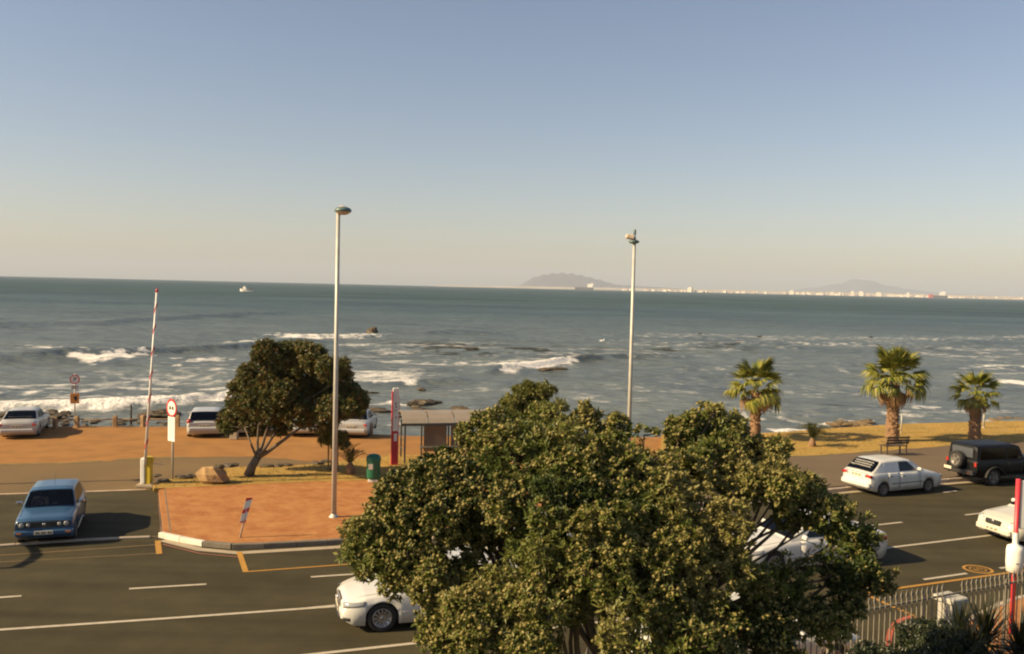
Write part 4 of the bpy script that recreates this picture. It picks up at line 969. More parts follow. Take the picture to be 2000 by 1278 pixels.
# --- raised barrier
bb = P(287,951,.02); s_ = 1800/bb.y
bar = empty('barrier', bb, label='car park barrier with its red and white boom raised, on a yellow pedestal', cat='barrier')
k = MB(); k.rbox((-.01,0,.06), (.62,.45,.12), .02); k.build('plinth', M_conc, bar)
k = MB(); k.rbox((.07,0,.62), (.20,.26,1.02), .03); k.rbox((.16,0,1.02), (.16,.14,.2), .02); k.build('pedestal', M_spy, bar)
k = MB(); k.rbox((-.11,-.02,.60), (.16,.28,.98), .04); k.build('cover', M_spw, bar)
k = MB(); k.tube([(.2,0,.88),(.6,0,.84)], .012, 6); k.build('handle', M_spg, bar)
pa = Q(287,900,bb.y)-bb; pb = Q(310,566,bb.y)-bb; dv = (pb-pa)
k = MB(); k.tube([pa-dv*.02+Vector((0,-.16,0)), pb+Vector((0,-.16,0))], [.055,.04], 8); bo = k.build('boom', M_spw, bar)
for t in (.10,.235,.37,.505,.64,.77,.89):
    k = MB(); c = pa+dv*t+Vector((0,-.16,0)); u = dv.normalized(); r_ = .057-.014*t
    vs = []; 
    for j in range(9):
        a = 2*math.pi*j/8; o_ = Vector((math.cos(a), math.sin(a), 0))*(r_+.003); sh = .16*math.cos(a)
        vs += [c+o_+u*(sh-.07), c+o_+u*(sh+.07)]
    k.add(vs, [(2*j, 2*j+2, 2*j+3, 2*j+1) for j in range(8)], True); k.build('stripe', M_spr, bo)
k = MB(); c = pb+Vector((0,-.16,0)); k.tube([c-dv.normalized()*.1, c+dv.normalized()*.03], .046, 8); k.build('tip', M_spr, bo)

# --- signs
def disc_sign(root, c, r, nrm, sym, mring=M_spr):
    rz = math.atan2(nrm[1], nrm[0]); Mx = Matrix.Translation(c) @ Matrix.Rotation(rz, 4, 'Z')
    def put(k, nm, m_, par):
        k.v = [tuple(Mx @ Vector(v)) for v in k.v]; return k.build(nm, m_, par)
    k = MB(); k.lathe([(.001,-.012),(r,-.012),(r,.006),(.001,.006)], n=28, axis='X', smooth=False); pl_ = put(k, 'sign_plate', M_spw, root)
    k = MB(); k.lathe([(r*.78,.0065),(r*.78,.010),(r*1.0,.010),(r*1.003,-.013)], n=28, axis='X', smooth=False); put(k, 'sign_border', mring, pl_)
    for fn in sym: k = MB(); fn(k, r); put(k, 'sign_symbol', M_spk, pl_)
    return Mx
def face_board(root, c, w_, h_, nrm, m_, nm='sign_board'):
    rz = math.atan2(nrm[1], nrm[0]); k = MB(); k.rbox((0,0,0), (.02, w_, h_), .008); Mx = Matrix.Translation(c) @ Matrix.Rotation(rz, 4, 'Z')
    k.v = [tuple(Mx @ Vector(v)) for v in k.v]; return k.build(nm, m_, root), Mx
b = P(337,936,.15); hh = zat(339,779,b)-.15; sg_ = empty('road_sign', b, label='sign post with a red ringed round sign above a tall white notice, beside the barrier', cat='road sign')
pole('pole', b, hh, .04, .04, M_pole, sg_)
nr = (-.62,-.78); f_ = Vector((nr[0],nr[1],0))
zc_ = zat(337,797,b)-.15
def car_sym(y):
    def fn(k, r): k.rbox((.012, y*r, -.05*r), (.008, .34*r, .26*r), .003); k.rbox((.012, y*r, .14*r), (.008, .26*r, .18*r), .003)
    return fn
disc_sign(sg_, f_*.06+Vector((0,0,zc_)), .34, nr, [car_sym(-.27), car_sym(.27)])
nb_, Mx = face_board(sg_, f_*.06+Vector((-.0,0,(zat(338,838,b)-.15))), .46, .93, nr, M_spw)
for i in range(6):
    k = MB(); w_ = [.30,.34,.26,.33,.2,.28][i]; k.box((.013, 0, .32-.12*i), (.003, w_, .025)); k.v = [tuple(Mx @ Vector(v)) for v in k.v]; k.build('notice_line', M_spg, nb_)
b = P(146,834,.02); sg_ = empty('road_sign', b, label='round parking sign over a small orange plate on a post at the sea edge', cat='road sign')
hh = zat(143,731,b); pole('pole', b, hh, .035, .035, M_pole, sg_); nr = (.25,-.97)
def p_sym(k, r):
    k.box((.012, -.18*r, 0), (.006, .12*r, .9*r)); 
def p_sym2(k, r):
    k.lathe([(.13*r,.010),(.13*r,.015),(.30*r,.015),(.30*r,.010)], (0,.06*r,.22*r), 14, 'X')
disc_sign(sg_, Vector((.02,-.05,zat(143,742,b))), .24, nr, [p_sym, p_sym2])
face_board(sg_, Vector((.02,-.05,zat(143,757,b))), .34, .20, nr, M_spg)
ob, Mx = face_board(sg_, Vector((.02,-.05,zat(143,779,b))), .43, .52, nr, M_spo)
k = MB(); k.blob((.014,.03,.05), .09, .1, 1, .8, .3, (7,5), 2); k.box((.014,.05,-.05), (.006,.10,.12), rx=.4); k.v = [tuple(Mx @ Vector(v)) for v in k.v]; k.build('sign_symbol', M_spk, ob)
# hazard marker on the kerb
b = P(469,1050,GZ_); hm = empty('hazard_marker', b, label='small leaning red and white hazard marker at the kerb corner', cat='road sign')
tp = Q(487,973,b.y)-b; lo = Q(473,1022,b.y)-b; k = MB(); k.tube([(0,0,0), lo+(tp-lo)*.9], .028, 8); k.build('pole', M_spg, hm)
ux = (tp-lo).normalized(); side_ = Vector((.93,.30,0)).normalized(); nrm_ = side_.cross(ux).normalized(); side_ = ux.cross(nrm_); wd_ = .085; Lb = (tp-lo).length
def quadslab(k, pts, d=.015):
    f = [lo+side_*p[0]+ux*p[1]+nrm_*.03 for p in pts]; bk = [p-nrm_*d for p in f]; n_ = len(f)
    k.add(f+bk, [tuple(range(n_)), tuple(reversed(range(n_, 2*n_)))]+[(i, n_+i, n_+(i+1) % n_, (i+1) % n_) for i in range(n_)])
edges_ = [0,.05,.36,.56,.62,1.0]
cuts = [(-.02,.10,M_spr),(.10,.42,M_spw),(.42,.60,M_spr),(.60,.92,M_spw),(.92,1.06,M_spr)]
for t0, t1, m_ in cuts:
    k = MB(); sl2 = .11; quadslab(k, [(-wd_, max(0,t0*Lb-sl2*.5)), (wd_, max(0,t0*Lb+sl2*.5)), (wd_, min(Lb*1.05,t1*Lb+sl2*.5)), (-wd_, min(Lb*1.05,t1*Lb-sl2*.5))]); k.build('stripe', m_, hm)
# green bin
b = P(729,941,GZ_); bn = empty('litter_bin', b, label='dark green domed litter bin on a white block at the back of the brick pavement', cat='litter bin')
k = MB(); k.rbox((0,0,.06), (.36,.36,.12), .02); k.build('plinth', M_spw, bn)
k = MB(); k.lathe([(.20,.12),(.25,.14),(.26,.2),(.265,.78),(.265,.82)], n=20); k.build('body', M_green, bn)
k = MB(); k.lathe([(.285,.80),(.29,.88),(.27,.97),(.20,1.04),(.1,1.07),(.001,1.08)], n=20); k.build('lid', M_green, bn)
k = MB(); k.box((-.07,-.262,.62), (.17,.012,.21)); k.build('label_plate', M_spg, bn)
# bus stop totem beyond the pavement
b = P(770,908,.15); hh = zat(771,758,b)-.15
tm = empty('bus_stop_sign', b, label='red and white upright bus stop sign beside the shelter', cat='bus stop sign')
def T(p, a=.25): c, s = math.cos(a), math.sin(a); return (p[0]*c-p[1]*s, p[0]*s+p[1]*c, p[2])
def tbox(c, d, nm, m_, par, b_=.015, a=.25): 
    k = MB(); k.rbox(c, d, b_); k.v = [T(v, a) for v in k.v]; return k.build(nm, m_, par)
tbox((0,0,hh*.22), (.30,.12,hh*.44), 'lower_panel', M_spr, tm)
up_ = tbox((.02,0,hh*.72), (.25,.125,hh*.56), 'upper_panel', M_spw, tm)
tbox((-.125,.0,hh*.70), (.05,.13,hh*.52), 'edge_strip', M_spr, tm)
tbox((.16,.01,hh*.80), (.09,.10,hh*.17), 'side_panel', M_spw, tm); tbox((.13,.005,hh*.55), (.07,.13,hh*.2), 'edge_strip', M_spr, tm)
tbox((.02,-.064,hh*.36), (.13,.012,hh*.10), 'band', M_spw, tm, .003)
for (z_, w_, hq, x_) in ((.80,.04,.12,.01),(.755,.04,.09,.03),(.71,.05,.05,.0),(.62,.07,.05,.03)): tbox((x_,-.066,hh*z_), (w_,.008,hq), 'lettering', M_spk, up_, .002)
# bus shelter
b = P(790,905,.15); a_ = R(13); sh = empty('bus_shelter', b, a_, 'bus shelter with a barrel roof in pale panels, left end showing past the big tree', 'bus shelter')
hf = zat(790,829,b)-.15; PW = 1.13; NP = 4; DP = 1.5
for i in range(NP):
    k = MB(); pr = [(-.15,hf+.04),(.05,hf+.22),(.45,hf+.40),(.9,hf+.47),(1.35,hf+.42),(1.65,hf+.22)]; x0, x1 = -.12+i*PW, -.12+(i+1)*PW-.05
    vs = []
    for (y, z) in pr: vs += [(x0,y,z),(x1,y,z),(x1,y,z-.04),(x0,y,z-.04)]
    k.add(vs, [(j*4+q_, j*4+(q_+1) % 4, (j+1)*4+(q_+1) % 4, (j+1)*4+q_) for j in range(5) for q_ in range(4)]+[(3,2,1,0),(20,21,22,23)]); k.build('roof_panel', M_roofp, sh)
k = MB(); k.rbox((PW*NP/2-.15,-.12,hf), (PW*NP+.1,.09,.12), .01); k.build('fascia', M_steel, sh)
k = MB(); k.rbox((PW*NP/2-.15,1.6,hf+.1), (PW*NP+.1,.07,.10), .01); k.build('rear_beam', M_steel, sh)
for x_ in (0, PW*NP-.3):
    for y_ in (0, 1.5):
        k = MB(); k.rbox((x_, y_, hf/2), (.07,.07,hf), .008); k.build('post', M_steel, sh)
for x_ in (.9, 2.1, 3.2):
    k = MB(); k.rbox((x_, 1.5, hf/2), (.07,.07,hf), .008); k.build('post', M_steel, sh)
for x_ in (.95, 2.15)[:2]:
    k = MB(); k.rbox((x_+.56, 1.5, hf*.50), (1.02,.03,hf*.74), .005); k.build('back_panel', M_panel, sh)
k = MB(); k.rbox((1.9, 1.2, .45), (2.2,.35,.05), .01); k.build('seat', M_steel, sh)
for z_ in (.45,.9): 
    k = MB(); k.tube([(0,0,z_),(0,1.5,z_)], .02, 6); k.build('end_rail', M_steel, sh)

# --- posts and rails along the sea edge
posts = [(-120,839),(-40,838),(28,837),(108,838),(150,835),(225,834),(279,833),(347,833),(440,836),(520,839),(600,843),(645,845),(724,848)]
first = None
ORD = ['first','second','third','fourth','fifth','sixth','seventh','eighth','ninth','tenth','eleventh','twelfth','last']
for i, (px, py) in enumerate(posts):
    b = P(px,py,.02); o = empty('timber_post', (b.x,b.y,0), random.uniform(-.3,.3), ORD[i]+' squat timber post from the left along the sea edge of the car park', 'post', 'timber posts along the sea edge')
    k = MB(); k.rbox((0,0,.28), (.20,.20,.58), .03); k.build('post', M_wood, o); k = MB(); k.rbox((0,0,.585), (.17,.17,.03), .012); k.build('top', M_wood, o)
for (a, c) in ((3,4),(4,5),(5,6),(6,7)):
    A, B = P(*posts[a],.02), P(*posts[c],.02); k = MB(); k.tube([A+Vector((0,.02,.40)), (A+B)/2+Vector((0,.02,.37)), B+Vector((0,.02,.40))], .035, 6)
    o = k.build('rail', M_wood); tagp(o, 'long thin timber rail fixed between squat posts at the sea edge', 'rail', 'rails between the timber posts')
b = P(256,832,.02); o = empty('thin_post', b, label='thin dark upright stake rising between the timber posts', cat='post'); pole('stake', b, zat(257,791,b), .05, .04, M_wood2, o); k = MB(); k.rbox((0,0,.03),(.2,.2,.06),.01); k.build('footing', M_conc, o)
b = P(457,858,.02); o = empty('concrete_block', b, label='pale squat concrete block behind the parked cars under the windblown tree', cat='block'); k = MB(); k.rbox((0,0,.17),(.36,.3,.36),.03); k.build('block', M_conc, o)
for px, py, tp_, rr_, lb in ((1921,836,786,.06,'pale post standing just right of the rightmost palm trunk'),(1760,846,808,.035,'thin pole standing just right of the tallest palm trunk')):
    b = P(px,py,.15); o = empty('slim_post', b, label=lb, cat='post'); pole('post', b, zat(px,tp_,b)-.15, rr_, rr_*.9, M_pole, o); k = MB(); k.lathe([(rr_*1.6,0),(rr_*1.6,.05),(rr_,.08)],n=10); k.build('collar', M_conc, o)
# bench
b = P(1745,888,.145); bc = empty('bench', b, R(14), 'dark slatted bench beside the tallest palm, its back to the road', 'bench')
for x_ in (-.52,.52):
    k = MB(); k.rbox((x_,-.22,.21),(.06,.06,.42),.01); k.build('leg', M_wood2, bc); k = MB(); k.rbox((x_,.24,.21),(.06,.06,.42),.01); k.build('leg', M_wood2, bc)
    k = MB(); k.tube([(x_,-.22,.40),(x_,-.32,.92)],.028,6); k.build('back_support', M_wood2, bc); k = MB(); k.rbox((x_,.02,.62),(.06,.52,.04),.01); k.build('armrest', M_wood2, bc)
for y_ in (-.16,-.02,.12,.25): k = MB(); k.rbox((0,y_,.44),(1.25,.11,.035),.008); k.build('seat_slat', M_wood2, bc)
for z_, y_ in ((.60,-.27),(.73,-.295),(.86,-.32)): k = MB(); k.rbox((0,y_,z_),(1.25,.03,.095),.008); k.build('back_slat', M_wood2, bc)
# foreground bus stop pole with a litter box
b = Vector((P(1975,1238,.14).x, P(1975,1238,.14).y, .14)); bs = empty('bus_stop_pole', b, label='red bus stop pole with a white litter box, behind the railings at the right edge', cat='bus stop sign')
hh = zat(1990,936,b)-.14; k = MB(); k.tube([(0,0,0),(0,0,hh)],.05,12); k.build('pole', M_spr, bs)
k = MB(); k.rbox((.24,0,hh-.58),(.36,.05,1.10),.02); fp = k.build('flag_panel', M_spw, bs); k = MB(); k.rbox((.30,-.03,hh-.93),(.1,.01,.07),.003); k.build('lettering', M_spk, fp)
zb_ = zat(1985,1090,b)-.14; k = MB(); k.lathe([(.10,-.33),(.17,-.30),(.185,-.1),(.185,.18),(.165,.27),(.07,.31),(.06,.34)],(0,-.0,zb_),18); bx = k.build('litter_box', M_spw, bs)
k = MB(); k.rbox((-.04,-.185,zb_+.0-.08),(.07,.01,.03),.002); k.build('lettering', M_spg, bx)
k = MB(); k.lathe([(.062,-.02),(.062,.25)],(0,0,zb_+.33),12); k.build('collar', M_spw, bs)

# --- railings along the garden
M_rail = mat('shaded_railing_paint', (.20,.175,.135), .55, .15, 8); M_pil = mat('pillar_plaster', (.40,.38,.33), .85, .12, 3, .01, 20)  # both colours darkened to stand in for the big tree's shade
fa, fb = Vector((-3,12.3,.13)), Vector((17,22.3,.13)); fdir = (fb-fa).normalized(); fl = (fb-fa).length; frz = math.atan2(fdir.y, fdir.x)
rl = empty('railings', fa, frz, 'pale spear-topped steel railings along the near pavement, bottom right', 'railings')
pk_ = MB(); pk_.box((0,0,.88),(.018,.018,1.62)); pm = pk_.mesh('picket', M_rail)
sp_ = MB(); sp_.v = [(-.012,-.012,1.69),(.012,-.012,1.69),(.012,.012,1.69),(-.012,.012,1.69),(-.032,-.01,1.76),(.032,-.01,1.76),(.032,.01,1.76),(-.032,.01,1.76),(0,0,1.88)]
sp_.f = [(0,1,5,4),(1,2,6,5),(2,3,7,6),(3,0,4,7),(4,5,8),(5,6,8),(6,7,8),(7,4,8)]; sp_.sm = [False]*8; sm_ = sp_.mesh('spear_head', M_rail)
pillx = [ (Q(1852,1190,18.3)-fa).dot(fdir), (Q(1517,1262,16.4)-fa).dot(fdir) ]
x = 0.05
while x < fl:
    if not any(abs(x-p) < .22 for p in pillx):
        o = mobj('picket', pm, rl, (x,0,0)); mobj('spear_head', sm_, o)
    x += .145
for z_ in (.18, 1.60): k = MB(); k.rbox((fl/2,.022,z_),(fl,.02,.045),.005); k.build('rail', M_rail, rl)
for p in np.arange(0.1, fl, 2.5): k = MB(); k.rbox((p,.05,.85),(.05,.05,1.7),.006); k.build('post', M_rail, rl)
for p, lb, s in ((pillx[0],'white plastered gate pillar with a flat cap among the spiky plants, bottom right',1.0),(pillx[1],'white plastered pillar in the railings, half hidden under the big tree',.95)):
    c = fa+fdir*p; o = empty('pillar', (c.x,c.y,.13), frz, lb, 'pillar'); k = MB(); k.rbox((0,0,.74*s),(.36,.36,1.48*s),.015); k.build('shaft', M_pil, o); k = MB(); k.rbox((0,0,1.53*s),(.48,.48,.11),.02); k.build('cap', M_pil, o)

# ================================================================ ROCKS
b = P(416,944,.15); o = empty('boulder', b, R(10), 'big pale sandstone boulder on the grass verge by the barrier', 'boulder')
k = MB(); k.blob((0,0,.24), .60, 1.0,.6,.66, .16, (7,5), 5); k.v = [(x_,y_,max(z_,-.05)*(1.0)) for x_,y_,z_ in k.v]; k.build('boulder', M_stone, o)
k = MB(); k.blob((.22,.06,.60), .17, 1.2,.8,.6, .25, (8,6), 9); k.build('lichen_lump', M_rock, o)
rg = random.Random(3)
def stone(px, py, z, r, label, group, m_=M_rock, name='stone', sx=1.5, sz=.42, kelp=False):
    b = P(px,py,z); o = empty(name, b, rg.uniform(0,6), label, 'rock', group); k = MB(); k.blob((0,0,r*.15), r, sx, 1, sz, .28, (9,6), rg.randint(0,999)); k.build('rock', m_, o); return o
for px, py in ((305,930),(318,940),(300,946),(352,932),(362,934),(371,930),(382,931),(448,911),(456,909),(520,912),(532,911),(541,911),(552,909),(560,910),(618,906),(627,905),(636,903)):
    stone(px, py, .15, rg.uniform(.10,.20), 'small dark stone lying at the back edge of the grass verge', 'stones along the verge')
for px, py, r in [(rg.uniform(-30,135), rg.uniform(806,830), rg.uniform(.18,.42)) for _ in range(44)]+[(rg.uniform(140,350), rg.uniform(822,832), rg.uniform(.15,.3)) for _ in range(16)]:
    stone(px, py, SEA, r, 'brown rock among the shore rocks behind the timber posts, left side', 'shore rocks left of the windblown tree')
for px, py, r in [(300,812,.7),(318,811,.8),(335,812,.5),(285,815,.4)]: stone(px, py, SEA, r, 'dark weedy rock just offshore beside the round sign post', 'weedy rocks behind the sign post')
for px, py, r in [(806,790,.35),(822,787,.5),(836,789,.6),(848,788,.4),(812,796,.3)]: stone(px, py, SEA, r, 'brown weed covered rock in the shallows above the bus shelter', 'weedy rocks off the bus shelter', sx=1.8, sz=.45)
for px, py, r in [(730,802,.5),(745,806,.45),(722,772,.55),(822,803,.45),(832,806,.5),(738,838,.4),(760,841,.4),(778,838,.5),(700,790,.4),(872,776,.35),(900,800,.5),(823,762,.4)]: stone(px, py, SEA, r, 'small brown rock breaking the surface between the lamp post and the shelter', 'rocks in the shallows', sx=1.9, sz=.4)
for px, py, r in [(1064,724,.7),(1078,725,.9),(1090,725,.7)]: stone(px, py, SEA, r, 'reddish brown rock under the white breaker in mid bay', 'rocks under the breaker', sx=2.2, sz=.35)
stone(728,652,SEA,1.3,'lone black rock standing up at the end of the long foam line', None, name='sea_rock', sx=1, sz=.9)
M_rockl = mat('lit_rock', (.20,.135,.06), .9, .25, 1.5, .06, 5, col2=(.08,.055,.03))  # sunlight on the rocks put into a paler base colour
for px, py, r in [(rg.uniform(1618,1715), rg.uniform(823,834), rg.uniform(.15,.4)) for _ in range(26)]: stone(px, py, SEA, r, 'rock toned pale as if sunlit, in the reef between the small palm and the tallest palm', 'reef rocks between the palms', M_rockl, sx=1.8, sz=.4)
for px, py, r in [(rg.uniform(1935,2060), rg.uniform(815,826), rg.uniform(.2,.4)) for _ in range(14)]+[(rg.uniform(1290,1480), rg.uniform(836,848), rg.uniform(.2,.45)) for _ in range(12)]: stone(px, py, SEA, r, 'low rock at the water edge along the right side of the bay', 'low rocks on the right shore', M_rockl, sx=1.8, sz=.4)

# ================================================================ PLANTS
def leaves(tips, axes, per, ll, lw, spread=.9, rs=RS, jit=.25, cup=.25):
    """one rhombic leaf quad each; tips (n,3) axes (n,3) -> V, F, shade"""
    n_ = len(tips); T_ = np.repeat(tips, per, 0); A = np.repeat(axes, per, 0)
    rnd = rs.normal(size=(n_*per,3)); rnd -= (rnd*A).sum(1,keepdims=True)*A; rnd /= np.linalg.norm(rnd,axis=1,keepdims=True)+1e-9
    D = A*(1-spread*rs.rand(n_*per,1))+rnd*(.35+spread*rs.rand(n_*per,1)); D /= np.linalg.norm(D,axis=1,keepdims=True)
    Sd = np.cross(D, A+rs.normal(size=A.shape)*.3); Sd /= np.linalg.norm(Sd,axis=1,keepdims=True)+1e-9
    N = np.cross(Sd, D); L_ = ll*(1+jit*rs.normal(size=(n_*per,1))).clip(.5,1.6); W_ = lw*(1+jit*rs.normal(size=(n_*per,1))).clip(.6,1.5)
    T_ = T_+rs.normal(size=T_.shape)*ll*.18
    v0 = T_; v1 = T_+D*L_*.5+Sd*W_*.5+N*cup*W_; v2 = T_+D*L_; v3 = T_+D*L_*.5-Sd*W_*.5+N*cup*W_
    V = np.stack([v0,v1,v2,v3],1).reshape(-1,3); F_ = np.arange(len(V)).reshape(-1,4)
    sh = np.repeat(np.repeat(rs.rand(n_), per)*.6+rs.rand(n_*per)*.4, 4)
    return V, F_, sh
def crown_tips(lobes, dens, rs=RS, inner=.35, squash=.85, keep=.72, kids=4, kr=.42, sprigs=3):
    L3 = []
    for (x_, y_, z_, r_) in lobes:
        L3.append((x_, y_, z_, r_*.84))
        for j in range(sprigs):
            d_ = rs.normal(size=3); d_[2] = abs(d_[2]); d_ /= np.linalg.norm(d_); q_ = r_*rs.uniform(.98,1.22); L3.append((x_+d_[0]*q_, y_+d_[1]*q_, z_+d_[2]*q_*.95, r_*.2*rs.uniform(.7,1.3)))
        for j in range(kids):
            d_ = rs.normal(size=3); d_[2] = abs(d_[2])*.9-.15; d_ /= np.linalg.norm(d_); q_ = r_*rs.uniform(.72,.98); L3.append((x_+d_[0]*q_, y_+d_[1]*q_, z_+d_[2]*q_, r_*kr*rs.uniform(.7,1.2)))
    lobes = L3
    P_, A_ = [], []; Lb = np.array(lobes)
    for i, (x_, y_, z_, r_) in enumerate(lobes):
        n_ = int(dens*r_*r_*12.5); d_ = rs.normal(size=(n_,3)); d_ /= np.linalg.norm(d_,axis=1,keepdims=True)
        bump = 1+.22*np.sin(d_[:,0]*7+i)*np.sin(d_[:,1]*6+2*i)*np.sin(d_[:,2]*6+i*.7)
        rad = r_*bump*np.where(rs.rand(n_) < inner, rs.uniform(.3,.85,n_), rs.uniform(.85,1.08,n_))
        p = np.array([x_,y_,z_])+d_*rad[:,None]*np.array([1,1,squash])
        dist = np.linalg.norm((p[:,None,:]-Lb[None,:,:3])/np.array([1,1,squash]),axis=2)/Lb[None,:,3]; dist[:,i] = 9
        ok = (dist.min(1) > keep)
        ax = d_+np.array([0,0,.45]); ax /= np.linalg.norm(ax,axis=1,keepdims=True)
        P_.append(p[ok]); A_.append(ax[ok])
    return np.concatenate(P_), np.concatenate(A_)
def stuffpart(name, V, F_, sh, m_, parent, smooth=False):
    o = mobj(name, npmesh(name, V, F_, m_, smooth, {'shade': sh}), parent); o['kind'] = 'stuff'; return o
M_leaf = leafmat('coastal_tree_leaf', (.028,.044,.009), [(.086,.110,.019),(.165,.180,.038),(.24,.22,.068)], .28, .5, .35)
M_bud = leafmat('pale_leaf_tips', (.16,.135,.04), [(.24,.20,.062),(.33,.275,.105)], .25, .7, .2)
M_leafd = leafmat('windblown_tree_leaf', (.012,.018,.006), [(.058,.072,.014),(.125,.132,.028),(.22,.125,.04)], .2, .5, .4)
M_leafy = leafmat('young_tree_leaf', (.08,.09,.015), [(.17,.16,.03),(.28,.23,.05)], .3, .5, .4)
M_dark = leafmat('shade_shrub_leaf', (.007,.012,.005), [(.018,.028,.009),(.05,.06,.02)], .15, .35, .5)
M_barkl = mat('tree_bark', (.16,.12,.08), .9, .3, 5, .02, 14, col2=(.08,.06,.04))
def limb(k, a, b_, r0, r1, sag=.12, n_=5, rs=random):
    a, b_ = Vector(a), Vector(b_); d_ = b_-a; off = Vector((rs.uniform(-1,1), rs.uniform(-1,1), rs.uniform(-.2,.8)))*d_.length*sag; pts = []
    for i in range(n_+1):
        t = i/n_; pts.append(a+d_*t+off*math.sin(math.pi*t)+Vector((rs.uniform(-1,1),rs.uniform(-1,1),rs.uniform(-1,1)))*r0*.4*(0 < i < n_))
    k.tube(pts, [r0+(r1-r0)*i/n_ for i in range(n_+1)], 7); return pts
# --- the big foreground tree
LB = [(948,880,12.6,.36),(985,856,12.9,.36),(1045,862,13.1,.46),(1140,868,12.9,.46),(1215,882,12.6,.38),(1000,890,12.0,.58),(1105,905,11.8,.58),(1200,930,11.7,.52),
 (1335,848,13.2,.30),(1385,840,13.3,.34),(1440,868,13.2,.36),(1490,890,13.0,.28),(1390,905,12.6,.44),(1455,950,12.4,.42),(1300,930,12.2,.48),(1520,962,12.2,.36),(1345,880,12.9,.36),
 (815,955,12.3,.42),(872,915,12.5,.34),(775,1010,12.0,.46),(735,1055,11.8,.40),(715,1095,11.7,.28),(790,1095,11.5,.42),(850,1015,11.6,.52),(905,960,11.7,.52),(850,1140,11.3,.38),(775,1135,11.5,.26),
 (930,1030,11.9,.42),(1010,990,11.3,.5),(1090,1010,11.0,.52),(1180,1020,10.9,.5),(1270,1010,11.2,.5),(1345,1000,11.4,.48),(1080,1090,10.8,.46),(1160,1110,10.6,.48),(1245,1100,10.7,.48),(1325,1080,10.9,.46),(1400,1040,11.2,.44),
 (1575,990,12.3,.32),(1620,1010,12.2,.30),(1655,1050,12.1,.26),(1600,962,12.5,.22),(1675,1085,12.0,.22),(1545,1010,12.4,.24),
 (1400,1125,10.9,.42),(1480,1150,11.0,.29),(1560,1135,11.4,.34),(1625,1125,11.6,.30),(1680,1130,11.8,.26),(1715,1142,11.9,.16),(1645,1175,11.7,.28),(1570,1200,11.3,.36),(1620,1225,11.4,.28),(1490,1225,11.0,.38),(1410,1215,10.7,.42),
 (925,1120,11.6,.30),(905,1195,10.9,.40),(960,1240,10.6,.42),(1000,1165,10.9,.38),(1055,1190,10.5,.40),(1040,1262,10.3,.36),(1230,1190,10.4,.44),(1310,1170,10.6,.44),(1330,1255,10.3,.42),(1230,1270,10.2,.40),(1420,1290,10.4,.38),(1520,1280,10.8,.28),(885,1255,10.8,.34),(1120,1175,10.9,.34),(860,1195,11.2,.26),
 (1345,824,13,.16),(1395,810,13,.15),(1428,836,13,.15),(1525,872,13,.15),(1510,898,12.8,.2),(1562,945,12.6,.17),(1622,945,12.6,.17),(1645,985,12.4,.2),(1692,1012,12.2,.15),(1702,1050,12.1,.15),(1737,1152,11.9,.15),(1747,1126,11.9,.11),(700,1040,11.9,.2),(695,1078,11.8,.15),(905,850,12.6,.14),(940,822,12.7,.15),(1085,806,12.9,.16),(1150,812,12.9,.16),(1210,830,12.7,.16),(1258,850,12.6,.15),
 (1130,960,12.6,.6),(1010,1080,12.8,.5),(1230,1040,12.8,.6),(1300,1130,12.6,.5)]
lobes = [tuple(Q(a,b_,D))+(r_,) for a,b_,D,r_ in LB]
bt = empty('foreground_tree', (1.15,11.8,.13), label='big spreading evergreen with pale leaf tips filling the foreground', cat='tree')
off = np.array([1.15,11.8,.13])
tips, axes = crown_tips([(a-off[0],b_-off[1],c-off[2],r_*.92) for a,b_,c,r_ in lobes], 130, inner=.25, squash=.9)
hole = fbm(tips[:,0]*1.25+40+tips[:,1]*.8, tips[:,2]*1.35+40-tips[:,1]*.7, 3, 13); kp_ = hole > .392; tips, axes = tips[kp_], axes[kp_]
tone = fbm(tips[:,0]*.9+60, tips[:,2]*.9+60+tips[:,1]*.6, 2, 17)
V, F_, sh = leaves(tips, axes, 10, .074, .030, jit=.35)
sh = np.clip(sh*.75+np.repeat(tone-.5, 40)*1.6+.12, 0, 1); stuffpart('crown', V, F_, sh, M_leaf, bt)
sel = RS.rand(len(tips)) < .85*(.22+1.0*(vnoise(tips[:,0]*1.3+50, tips[:,2]*1.3+tips[:,1]+50, 3) > .42)); tb = tips[sel]+axes[sel]*.03
V, F_, sh = leaves(tb, axes[sel], 5, .046, .024, spread=1.0, cup=.1); sh = sh*.6
OC = np.array([(1,0,0),(-1,0,0),(0,1,0),(0,-1,0),(0,0,1),(0,0,-1)], float); OF = np.array([(0,2,4),(2,1,4),(1,3,4),(3,0,4),(2,0,5),(1,2,5),(3,1,5),(0,3,5)])
cen = np.repeat(tb, 2, 0)+RS.normal(size=(len(tb)*2,3))*.022; rad = RS.uniform(.014,.032,(len(cen),1,1)); VO = cen[:,None,:]+OC[None]*rad*(1+.25*RS.normal(size=(len(cen),6,1)))
FO = (np.arange(len(cen))[:,None,None]*6+OF[None]).reshape(-1,3); shO = np.repeat(.35+.65*RS.rand(len(cen)), 6)
stuffpart('buds', VO.reshape(-1,3), FO, shO, M_bud, bt, True)
stuffpart('leaf_tips', V, F_, sh, M_bud, bt)
rt = random.Random(8); k = MB(); k.tube([(0,0,0),(.03,.02,.6),(-.04,0,1.2),(.02,.03,1.75)], [.24,.19,.17,.19], 12); k.build('trunk', M_barkl, bt)
forks = [(-.5,.1,2.4),(.1,.5,2.6),(.6,-.2,2.4),(-.2,-.5,2.3),(.9,.6,2.7)]
fk = []
for f in forks: k = MB(); limb(k, (.0,.0,1.65), f, .13, .09, .08, 4, rt); k.build('limb', M_barkl, bt); fk.append(Vector(f))
